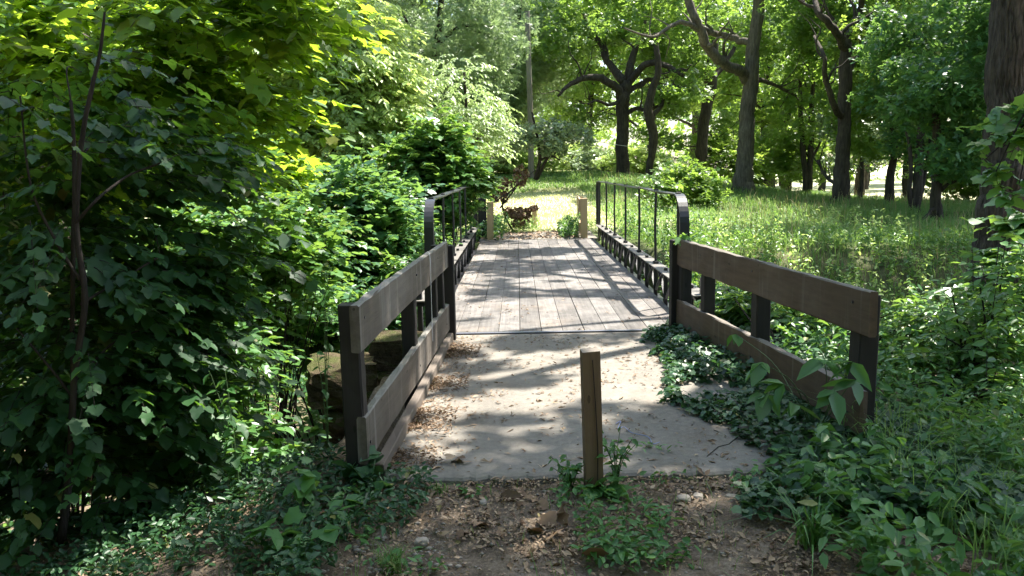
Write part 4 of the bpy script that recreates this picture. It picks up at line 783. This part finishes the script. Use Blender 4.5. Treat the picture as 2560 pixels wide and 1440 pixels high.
# right-hand side
shrub('leafy_shrub', 'shady broad-leaved shrub at the right edge in front of the massive trunk', gb(2450, 5.6), [pe(5.6, 2500, 800, .5, .5, .5), pe(5.4, 2420, 900, .5, .4, .4), pe(5.0, 2520, 1020, .4, .4, .4), pe(6.2, 2380, 800, .5, .5, .25), pe(6, 2560, 700, .4, .4, .4)], 3600, .075, OVATE, M['shrub'], 601)
shrub('leafy_shrub', 'low shrub behind the right fence with leaves reaching over its boards', gb(2000, 6.2), [pe(7.6, 1850, 760, .3, .4, .25), pe(7.2, 2000, 800, .4, .4, .25), pe(6.6, 2230, 880, .4, .5, .3), pe(6.8, 2330, 790, .5, .5, .2)], 2400, .11, OVATE, M['shrub'], 611)
shrub('hanging_branch', 'leafy branch hanging in front of the massive trunk, upper right edge', P(2700, 120, 6.0), [pe(6.0, 2530, 330, .22, .3, .16), pe(6, 2480, 420, .14, .2, .08, .3), pe(6.1, 2560, 270, .2, .3, .12, .6), pe(5.8, 2520, 470, .14, .2, .05, .25)], 260, .1, LOBED, M['shrub'], 621, cat='branch', shell=.1, stems=2, sr=.012)
shrub('leafy_shrub', 'spray of leaves across the foot of the massive trunk', gb(2520, 8.2), [pe(8.2, 2510, 640, .22, .3, .16), pe(8, 2470, 740, .35, .4, .2), pe(7.5, 2560, 560, .15, .3, .12)], 700, .12, LOBED, M['shrub'], 631)
shrub('leafy_shrub', 'green shrub at the foot of the tallest oak, left side', gb(1720, 26), [pe(26, 1700, 440, .9, .9, .7), pe(26, 1760, 470, .9, .9, .6), pe(25, 1660, 470, .6, .7, .4)], 2400, .17, SPRAY, M['oak'], 641, L=.7)
for i, (u, D, dv, s_, lb, m) in enumerate([(1570, 55, 400, 2.2, 'shrub in the wood edge left of the spreading oak', 'spray'), (1420, 60, 400, 2.4, 'yellow-green shrub where the lawn meets the woods', 'spray'), (1480, 57, 410, 1.9, 'greyish shrub at the wood edge, nearest the spreading oak', 'silver'),
                                          (1800, 48, 400, 2.4, 'leafy shrub behind the tallest oak', 'wood_leaf'), (1960, 50, 390, 2.6, 'leafy shrub behind the twin-stemmed tree', 'wood_leaf'), (1240, 44, 400, 2.0, 'light shrub behind the dead brush at the left of the lawn', 'spray'), (2120, 46, 330, 2.8, 'tall shrub behind the broad dark oak', 'wood_leaf'), (2420, 34, 420, 2.0, 'leafy shrub beside the massive trunk in the distance', 'wood_leaf')]):
    c = P(u, dv, D); shrub('woodland_shrub', lb, (c[0], D, float(H(c[0], D))), [(c, (s_, s_, s_*.7), 1), (c+np.array([s_*.8, .5, -.4]), (s_*.8, s_, s_*.6), .8)], 2600, .3, SPRAY, M[m], 650+i, L=1.0)

# weeds along the railing on the right (jewelweed-like stands)
r = rng(12)
def weeds(name, label, pts, hts, per, size, tmpl, mat, seed, kind='stuff', stemw=.004):
    """many leafy upright stems as one plant cover"""
    r = rng(seed); N = len(pts); hts = np.asarray(hts)*np.ones(N)*r.uniform(.6, 1.25, N); pts = np.asarray(pts, float)
    lean = r.normal(0, .14, (N, 2)); f = r.random((N, per))**.75*.85+.15
    p = pts[:, None, :] + np.stack([lean[:, 0:1]*f*hts[:, None], lean[:, 1:2]*f*hts[:, None], f*hts[:, None]], -1); a = r.uniform(0, 6.28, (N, per)); tip = np.stack([np.cos(a), np.sin(a), 0*a], -1)
    sz = size*(1.15-.5*f)*np.ones((N, 1)); pp = p.reshape(-1, 3)
    o = leaves(name, pp, sz.ravel(), tmpl, mat, None, .9, .3, seed, tip.reshape(-1, 3)); tag(o, label, None if kind == 'structure' else 'plants', kind=kind); return o
def field(n, x0, x1, y0, y1, seed, keep=None, power=1.0):
    r = rng(seed); x = r.uniform(x0, x1, n); y = y0+(y1-y0)*r.random(n)**power
    if keep is not None: k = keep(x, y); x = x[k]; y = y[k]
    return np.stack([x, y, H(x, y)], 1)
offbridge = lambda x, y: ~((x > -1.1) & (x < 2.0) & (y > 3.9) & (y < 20.4))
q = field(3400, 2.05, 11, 6.2, 15.8, 31, lambda x, y: (fnoise(x*.8+5, y*.8) > .36) & (x < 2.5+.68*y))
weeds('undergrowth', 'leafy weeds filling the hollow beside the right railing', q, np.where(q[:, 0] > 5, .34, .6), 11, .09, OVATE, M['shrub'], 31)
q = field(900, 2.0, 3.5, 8.5, 18, 32, lambda x, y: fnoise(x*1.1+9, y*.8+3) > .42); weeds('undergrowth', 'bright tall weeds behind the right railing', q, .85, 13, .085, OVATE, M['shrub'], 32)
q = field(3200, -9, -1.15, 4.6, 20, 33, lambda x, y: (x < -1.25) & ~((x > -2.35) & (y > 5.0) & (y < 7.9) & (x > -2.35+.25*(7.0-y)))); weeds('undergrowth', 'dense leafy plants covering the ravine left of the footbridge', q, .55, 12, .085, HEART, M['vine'], 33)
q = field(620, 2.05, 4.2, 3.6, 6.6, 34, lambda x, y: (x > 1.72+.14*(7.6-y)+.12) & (fnoise(x*2, y*2) > .4)); weeds('undergrowth', 'broad-leaved weeds behind the right fence', q, .42, 10, .085, OVATE, M['weed'], 34)
q = field(420, 1.9, 3.6, 2.6, 5.0, 39, lambda x, y: x > 1.5+.18*y); weeds('undergrowth', 'narrow-leaved weeds at the lower right edge', q, .34, 12, .1, LANCE, M['shrub'], 39)
q = field(420, 1.15, 3.6, 2.6, 4.2, 35, lambda x, y: (x > 1.25+.3*(fnoise(x*3, y*3)-.3)) & (fnoise(x*2.3+6, y*2.3) > .38)); weeds('undergrowth', 'long-leaved weeds in the right foreground corner', q, .26, 8, .1, OVATE, M['weed'], 35)
q = field(700, -1.2, 2.1, 18.6, 22.0, 36, lambda x, y: ((x < .55) | (x > 1.15)) & (y > 19.9+.3*x)); weeds('undergrowth', 'weeds at the far end of the footbridge', q, .34, 10, .1, LANCE, M['grass'], 36)
q = field(120, -1.2, -.35, 18.2, 20.8, 37); weeds('undergrowth', 'weeds around the pale far posts', q, .5, 12, .12, OVATE, M['vine'], 37)
q = field(70, 1.0, 1.45, 18.4, 20.6, 38); weeds('undergrowth', 'vines clinging to the pale far fence', q, .5, 14, .09, OVATE, M['vine'], 38)

# ivy over the slab and fence foot on the right
def ivyedge(y): return np.interp(y, [3.6, 4.0, 4.6, 5.3, 6.0, 6.8, 7.5, 7.9], [.95, 1.25, 1.2, .95, 1.05, 1.12, 1.2, 1.5])
q = field(14000, .8, 2.35, 3.45, 7.9, 41); d = q[:, 0]-ivyedge(q[:, 1])-.06-.35*(fnoise(q[:, 0]*4, q[:, 1]*4+60)-.5); bare = ((q[:, 0]-1.05)/.38)**2+((q[:, 1]-5.15)/.0001)**2 < 0
hole = (q[:, 0] > 1.2-.1) & (np.abs(q[:, 1]-5.5) < .22) & (d < .42); k = (d > 0) & ~hole; q = q[k]; d = d[k]
rr = rng(42); q[:, 2] = np.maximum(q[:, 2], 0*(q[:, 0] < 2))+.015+rr.random(len(q))*np.where((q[:, 0] > 1.35) & (q[:, 1] < 5.5), .09, np.minimum(.15, .05+d*.2))
o = leaves('ivy', q, .047, LOBED, M['ivy'], None, 1.1, .25, 43); tag(o, 'dark ivy spreading over the slab edge and the foot of the right fence', 'ivy', kind='stuff')
q = field(1500, 1.2, 2.3, 3.4, 5.2, 44); q = q[q[:, 0] > 1.2+.18*(5.2-q[:, 1])]; q = q[(q[:, 1] < 4.2) & (q[:, 0] < 2.1)]; q[:, 2] = -.05+rng(45).random(len(q))**1.2*.2
o = leaves('ivy', q, .05, HEART, M['ivy'], None, .8, .4, 46); tag(o, 'tangled ivy climbing the near end of the right fence', 'ivy', kind='stuff')

# ground cover in the foreground
gx = lambda u, v: hit(u, v)
q = field(11000, -2.6, -.35, 2.6, 4.3, 51, lambda x, y: (x < -.62-.3*(3.6-y)+.4*(fnoise(x*5, y*5)-.4)) & (fnoise(x*3+8, y*3) > .33)); q[:, 2] += .02+rng(52).random(len(q))*.11
o = leaves('ground_weeds', q, .042, OVATE, M['ivy'], None, 1.0, .2, 53); tag(o, 'low small-leaved weeds carpeting the left foreground', 'weeds', kind='stuff')
def blobs(specs, seed):
    r = rng(seed); L = []
    for (u, v, ru, rv, n, hh) in specs:
        a = r.uniform(0, 6.28, n); d = np.sqrt(r.random(n)); uu = u+np.cos(a)*d*ru; vv = v+np.sin(a)*d*rv
        p = np.array([hit(x, y, 2.5, 12) for x, y in zip(uu, vv)]); p[:, 2] = np.maximum(p[:, 2], np.where((p[:, 1] > 4.03) & (p[:, 0] > -.7), 0, -9))+.01+r.random(n)*hh; L.append(p)
    return np.vstack(L)
q = blobs([(1560, 1330, 130, 80, 300, .08), (1440, 1255, 60, 35, 80, .07), (1620, 1400, 120, 40, 170, .08), (1500, 1400, 60, 40, 70, .06), (1640, 1205, 80, 14, 40, .05), (1000, 1420, 110, 25, 50, .06), (880, 1330, 80, 60, 60, .07), (1930, 1230, 110, 30, 140, .1), (1180, 1240, 50, 14, 20, .04)], 61)
o = leaves('ground_weeds', q, .045, OVATE, M['weed'], None, 1.0, .15, 62); tag(o, 'broad-leaved weeds scattered over the dirt before the slab', 'weeds', kind='stuff')
def plant(name, label, base, n, h, spread, size, tmpl, mat, seed, cat='plant', stems=5, group=None, up=.9, droop=.3):
    base = np.asarray(base, float); r = rng(seed); root = empty(name, base, label, cat, group); mb = MB(); pos = []; tip = []
    for s_ in range(stems):
        a = r.uniform(0, 6.28); e = np.array([math.cos(a)*spread*r.uniform(.2, 1), math.sin(a)*spread*r.uniform(.2, 1), h*r.uniform(.55, 1)]); m = e*.5*np.array([.6, .6, 1.15])
        pts, _ = spline(np.array([[0, 0, -.03], m, e]), np.ones(3), 6); mb.tube(pts, np.linspace(.0035, .0015, len(pts)), 5)
        for i in range(max(1, n//stems)):
            f = r.uniform(.12, 1) if i else 1; pos.append(pts[int(f*(len(pts)-1))]); b = r.uniform(0, 6.28); tip.append([math.cos(b), math.sin(b), 0])
    leaves('leaf_cluster', np.array(pos), size, tmpl, mat, root, up, droop, seed, np.array(tip)); mb.build('stem', M['greenstem'], root); return root
plant('weed_plant', 'clump of leafy weeds hugging the bollard on its left', (.24, 3.9, -.04), 110, .2, .15, .045, OVATE, M['weed'], 701, stems=9)
plant('weed_plant', 'tall thin weed growing on the right side of the bollard', (.475, 3.93, -.04), 120, .33, .13, .042, OVATE, M['weed'], 702, stems=11)
plant('weed_plant', 'broad plantain leaves at the foot of the bollard', (.42, 3.8, -.05), 16, .09, .1, .12, HEART, M['weed'], 703, stems=8)
plant('maple_seedling', 'bright green maple seedling near the foot of the left fence', gx(775, 1300), 18, .26, .13, .09, LOBED, M['shrub'], 704, cat='seedling', stems=6)
plant('weed_plant', 'large-leaved dark weed at the near post of the left fence', gx(930, 1240), 26, .2, .17, .1, HEART, M['ivy'], 705, stems=8)
plant('weed_plant', 'pale-edged plant on the dirt, lower left of the gravel', gx(850, 1300), 18, .15, .15, .12, OVATE, M['weed'], 706, stems=6)
plant('weed_plant', 'dark leafy plant at the bottom edge beside the gravel', gx(730, 1400), 40, .2, .2, .1, LOBED, M['weed'], 707, stems=8)
plant('weed_plant', 'tall weed with small leaves before the stone wall', gx(600, 1250), 110, .7, .12, .06, OVATE, M['weed'], 708, stems=5)
plant('weed_plant', 'tall seeding weed standing beside the near post of the left fence', gx(822, 1150), 36, 1.05, .07, .05, OVATE, M['weed'], 709, stems=4)
# leafy creeper poking through the right fence
base = np.array([1.75, 4.62, -.05]); root = empty('creeper', base, 'creeper with large five-part leaves growing through the near end of the right fence', 'creeper'); mb = MB(); pos = []; tp = []; r = rng(71)
for (u, v, Y) in [(1905, 905, 4.45), (1960, 960, 4.35), (2060, 900, 4.3), (2140, 950, 4.25), (1985, 1010, 4.3), (2085, 975, 4.2), (1915, 985, 4.4), (2130, 905, 4.25), (1840, 835, 5.6), (2050, 1060, 4.2)]:
    e = P(u, v, Y)-base; pts, _ = spline(np.array([[0, 0, 0], e*.5+np.array([.03, -.02, .1]), e]), np.ones(3), 6); mb.tube(pts, np.linspace(.004, .002, len(pts)), 5)
    for k in range(4): pos.append(e); a = r.uniform(2.2, 5.6); tp.append([math.cos(a), math.sin(a), -.3])
leaves('leaf_cluster', np.array(pos), .15, OVATE, M['weed'], root, .7, .45, 72, np.array(tp)); mb.build('stem', M['greenstem'], root)
plant('creeper', 'small vine sprig resting on the top corner of the right fence', (1.53, 7.5, .9), 14, .06, .14, .09, OVATE, M['shrub'], 711, cat='creeper', stems=4)
# grass tufts
def tuft(label, base, n, h, wd, seed, mat='grass', lean=.8, td=.6):
    base = np.asarray(base, float); r = rng(seed); p = np.stack([r.normal(0, .025, n), r.normal(0, .025, n), np.zeros(n)-.02], 1); o = blades('grass_tuft', p, h, wd, M[mat], None, seed, lean, td); o.location = base; tag(o, label, 'grass tuft')
tuft('arching broad-bladed grass tuft at the lower right foreground', gx(2030, 1370), 60, .24, .012, 1, 'weed', 1.0, .7)
tuft('second arching grass tuft half hidden in ivy behind the bright tuft', gx(2010, 1270), 40, .22, .01, 2, 'weed', 1.0, .7)
tuft('small grass tuft in the gravel at the bottom centre', gx(985, 1420), 90, .12, .005, 3, 'grass', .7, .3)
tuft('small grass tuft on the dirt close to the slab edge, right of the bollard', gx(1660, 1200), 70, .08, .005, 4, 'grass', .8, .3)
tuft('little grass tuft on the dirt between left fence and bollard', gx(1100, 1235), 50, .08, .005, 5, 'grass', .7, .3)
# ---- grass
q = field(1500, -2.2, 3.0, 2.5, 4.0, 55, lambda x, y: (fnoise(x*2.5+3, y*2.5+9) > .52)); o = blades('short_grass', q, .07, .004, M['grass'], None, 56, .6); tag(o, 'thin short grass scattered over the foreground dirt', 'grass', kind='stuff')
q = field(2600, 1.8, 4.4, 2.5, 4.6, 57, lambda x, y: x > 1.55+.0*y); o = blades('tall_grass', q, .3, .007, M['grass'], None, 58, .7, .3); tag(o, 'long grass in the right foreground corner', 'grass', kind='stuff')
q = field(60000, 2.0, 20, 11, 42, 81, lambda x, y: (fnoise(x*.5, y*.5+3) > .25) & (x > 2.6+.0*y) & (x < 3+.62*y), 1.5)
o = blades('meadow_grass', q, .16+.22*fnoise(q[:, 0]*.6+7, q[:, 1]*.6), .006+.0005*q[:, 1], M['grass'], None, 82, .8, .3); tag(o, 'tall meadow grass under the trees right of the footbridge', 'grass', kind='stuff')
q = field(3800, 3.0, 18, 14, 40, 83, lambda x, y: (fnoise(x*.45+9, y*.45+3) > .45) & (x < 3+.6*y), 1.3)
o = blades('seedhead_grass', q, .5, .005+.00035*q[:, 1], M['hay'], None, 84, .4, .3); tag(o, 'dry straw-coloured seed heads standing in the meadow grass', 'grass', kind='stuff')
q = field(60000, -7, 9, 20.2, 52, 85, lambda x, y: (x < 3.2+.2*(y-20)), 1.4); far = (q[:, 1] > 33+2*np.sin(q[:, 0]*.9)) & (q[:, 1] < 46); o = blades('lawn_grass', q[far], .11, .012+.0008*q[far, 1], M['grass'], None, 186, .7); tag(o, 'green grass on the rise of the lawn before the woods, shade put into its darker colour', 'grass', kind='stuff'); q = q[~far]; o = blades('lawn_grass', q, .075, .012+.0008*q[:, 1], M['lawn'], None, 86, .7); tag(o, 'bright lawn grass beyond the footbridge, sunlight put into its pale colour', 'grass', kind='stuff')  # green blades stand in for the shade band, pale ones for sunlit lawn
q = field(300, 3.2, 8.5, 12, 20, 87, lambda x, y: fnoise(x*.9+4, y*.9+1) > .5); weeds('meadow_weeds', 'pale leafy weeds dotted through the near meadow', q, .6, 12, .1, OVATE, M['spray'], 88)

# ---- litter, gravel
r = rng(91)
def litter(name, label, xyz, size, tmpl, mat, seed, up=2.2): o = leaves(name, xyz, size, tmpl, mat, None, up, -.05, seed); tag(o, label, 'leaf litter', kind='stuff')
n = 9000; x = r.uniform(-.72, 1.7, n); y = r.uniform(4.05, 7.6, n); k = (x-(-.66) < .12+.3*r.random(n)**3) | (r.random(n) < .03+.5*np.clip(fnoise(x*2, y*2)-.52, 0, 1)*2); x = x[k]; y = y[k]
litter('leaf_litter', 'brown needles, seeds and leaf bits scattered on the concrete slab', np.stack([x, y, .004+.006*r.random(len(x))], 1), .034, LANCE, M['litter'], 92)
n = 4200; x = -.74+.28*(r.random(n)**2)+.0; y = r.uniform(4.15, 7.2, n); x = x+.036*(y-4.1); k = fnoise(y*2.2, x*0+3) > .42; x, y = x[k], y[k]
litter('leaf_litter', 'reddish needles heaped along the left kerb timber', np.stack([x, y, .006+.02*r.random(len(x))], 1), .035, LANCE, M['dead'], 93, 1.0)
n = 2600; x = r.uniform(-.84, 1.7, n); y = r.uniform(7.75, 18, n); k = (r.random(n) < .12) | (x < -.84+.22*r.random(n)) | (np.exp(-((x+.15)/.3)**2-((y-8.8)/.7)**2)*.6 > r.random(n)); x, y = x[k], y[k]
litter('leaf_litter', 'leaf bits and needles lying on the bridge planks', np.stack([x, y, .01+.008*r.random(len(x))], 1), .05, LANCE, M['litter'], 94)
n = 900; x = r.uniform(-.85, 1.5, n); y = r.uniform(18.1, 20.4, n); litter('leaf_litter', 'dry leaves covering the far approach', np.stack([x, y, .004+.02*r.random(n)], 1), .08, OVATE, M['litter'], 95)
n = 30000; x = r.uniform(-2.4, 2.2, n); y = r.uniform(2.55, 4.03, n); k = r.random(n) < .07+.8*ss(.42, .64, fnoise(x*2.6+1, y*2.6+5)); x, y = x[k], y[k]
litter('leaf_litter', 'dry brown leaves and bark bits over the foreground dirt', np.stack([x, y, H(x, y)+.03*r.random(len(x))], 1), .02*(1+.9*(rng(3).random(len(x)) > .8)), OVATE, M['litter'], 96, 1.0)
n = 34; uu = r.normal(1330, 110, n); vv = r.normal(1330, 55, n); p = np.array([hit(a, b_, 2.4, 8) for a, b_ in zip(uu, vv)]); p[:, 2] += .01+.02*r.random(n)
litter('leaf_litter', 'large curled dry oak leaves on the dirt left of the bollard weeds', p, .075, LOBED, M['dead'], 97, .7)
n = 1100; x = r.uniform(-.72, 1.5, n); y = r.uniform(4.1, 7.6, n); k = fnoise(x*1.7+4, y*1.7+30) > .5; x, y = x[k], y[k]
litter('leaf_litter', 'dark needles and twigs strewn over the slab', np.stack([x, y, .004+.004*r.random(len(x))], 1), .036, FINE, M['dead'], 98)
n = 210; x = r.uniform(-.65, 1.6, n); y = 4.08+2.6*r.random(n)**1.7
litter('leaf_litter', 'pale winged seeds dropped on the front of the slab', np.stack([x, y, .006+0*x], 1), .06, LANCE, M['litter'], 99)
# gravel: small faceted pebbles in one mesh
n = 5200; x = r.uniform(-1.5, 1.9, n); y = r.uniform(2.5, 4.0, n); k = r.random(n) < ss(.42, .62, fnoise(x*1.6+40, y*1.6+15))*.9+.12; x, y = x[k], y[k]; n = len(x)
oc = np.array([(1, 0, 0), (-1, 0, 0), (0, 1, 0), (0, -1, 0), (0, 0, 1), (0, 0, -1), (.7, .7, .1), (-.7, .7, .1), (-.7, -.7, .1), (.7, -.7, .1)], float)
fc = np.array([[0, 6, 4], [6, 2, 4], [2, 7, 4], [7, 1, 4], [1, 8, 4], [8, 3, 4], [3, 9, 4], [9, 0, 4], [6, 0, 5], [2, 6, 5], [7, 2, 5], [1, 7, 5], [8, 1, 5], [3, 8, 5], [9, 3, 5], [0, 9, 5]])
s_ = (.004+.011*r.random(n)**3)[:, None, None]; V = np.stack([x, y, H(x, y)+.006], 1)[:, None, :] + oc[None]*s_*(1+r.normal(0, .16, (n, 10, 3)))*np.array([1.2, 1, .7])
o = mesh_np('gravel', V.reshape(-1, 3), [(fc[None]+(np.arange(n)*10)[:, None, None]).reshape(-1, 3)], M['pebble'], None, True); tag(o, 'small grey gravel in the foreground dirt', 'gravel', kind='stuff')

# ---- dead brush at the far end, threads, crumpled leaf
b = np.array([-.35, 20.6, 0]); root = empty('dead_bush', b, 'withered brown bush with a bare leaning branch at the far left end of the bridge', 'dead bush'); mb = MB()
main = [P(1330, 430, 21), P(1300, 470, 20.8), P(1262, 505, 20.6), P(1245, 560, 20.6), P(1290, 575, 20.6)]
mb.tube(np.array([P(1290, 590, 20.6), P(1262, 540, 20.6), P(1258, 500, 20.6), P(1290, 465, 20.7), P(1345, 420, 21)])-b, [.03, .025, .02, .015, .006], 6, 0, 1, 4)
mb.tube(np.array([P(1234, 506, 20), P(1290, 470, 20.4), P(1250, 520, 20.6)])-b, [.015, .02, .02], 6); mb.build('stem', M['stem'], root)
C = np.vstack([ellipsoid_pts(P(u, v, 20.6), rd, n, i) for i, (u, v, rd, n) in enumerate([(1250, 490, (.2, .25, .32), 18), (1290, 530, (.34, .3, .17), 22), (1302, 545, (.3, .3, .26), 24), (1325, 520, (.12, .2, .18), 8), (1300, 440, (.25, .2, .25), 14), (1268, 455, (.12, .2, .15), 6)])])
leaves('foliage', clumps(C, .1, 14, 7)-b, .075, HEART, M['dead'], root, .3, .8, 8)
def thread(label, pts, mat, rad_=.0022):
    q, _ = spline(np.array(pts, float), np.ones(len(pts)), 5); o = MB().tube(q, rad_, 5).build('thread', M[mat]); tag(o, label, 'thread')
d0 = [(-.702, 6.25, .25), (-.700, 6.25, .7), (-.70, 6.24, .935), (-.735, 6.24, .958), (-.79, 6.25, .90)]
thread('thin white thread hanging over the upper board of the left fence', d0, 'string', .0028)
g = lambda u, v: (ray(u, v)*(-EYE/ray(u, v)[2])+np.array([0, 0, EYE+.008]))
thread('frayed blue thread lying on the slab just behind the bollard', [g(1540, 1062), g(1552, 1055), g(1545, 1075), g(1560, 1070), g(1580, 1085), g(1620, 1095), g(1632, 1112), g(1650, 1108)], 'blue', .002)
q = g(1137, 1158); o = leaves('dry_leaf', np.array([[0, 0, .01], [0.01, .01, .012], [-.01, 0, .02], [.01, -.01, .02]]), .06, LOBED, M['litter'], None, .6, 0, 5); o.location = [float(a) for a in q]; tag(o, 'crumpled dry leaf lying alone on the slab front, left half', 'leaf')
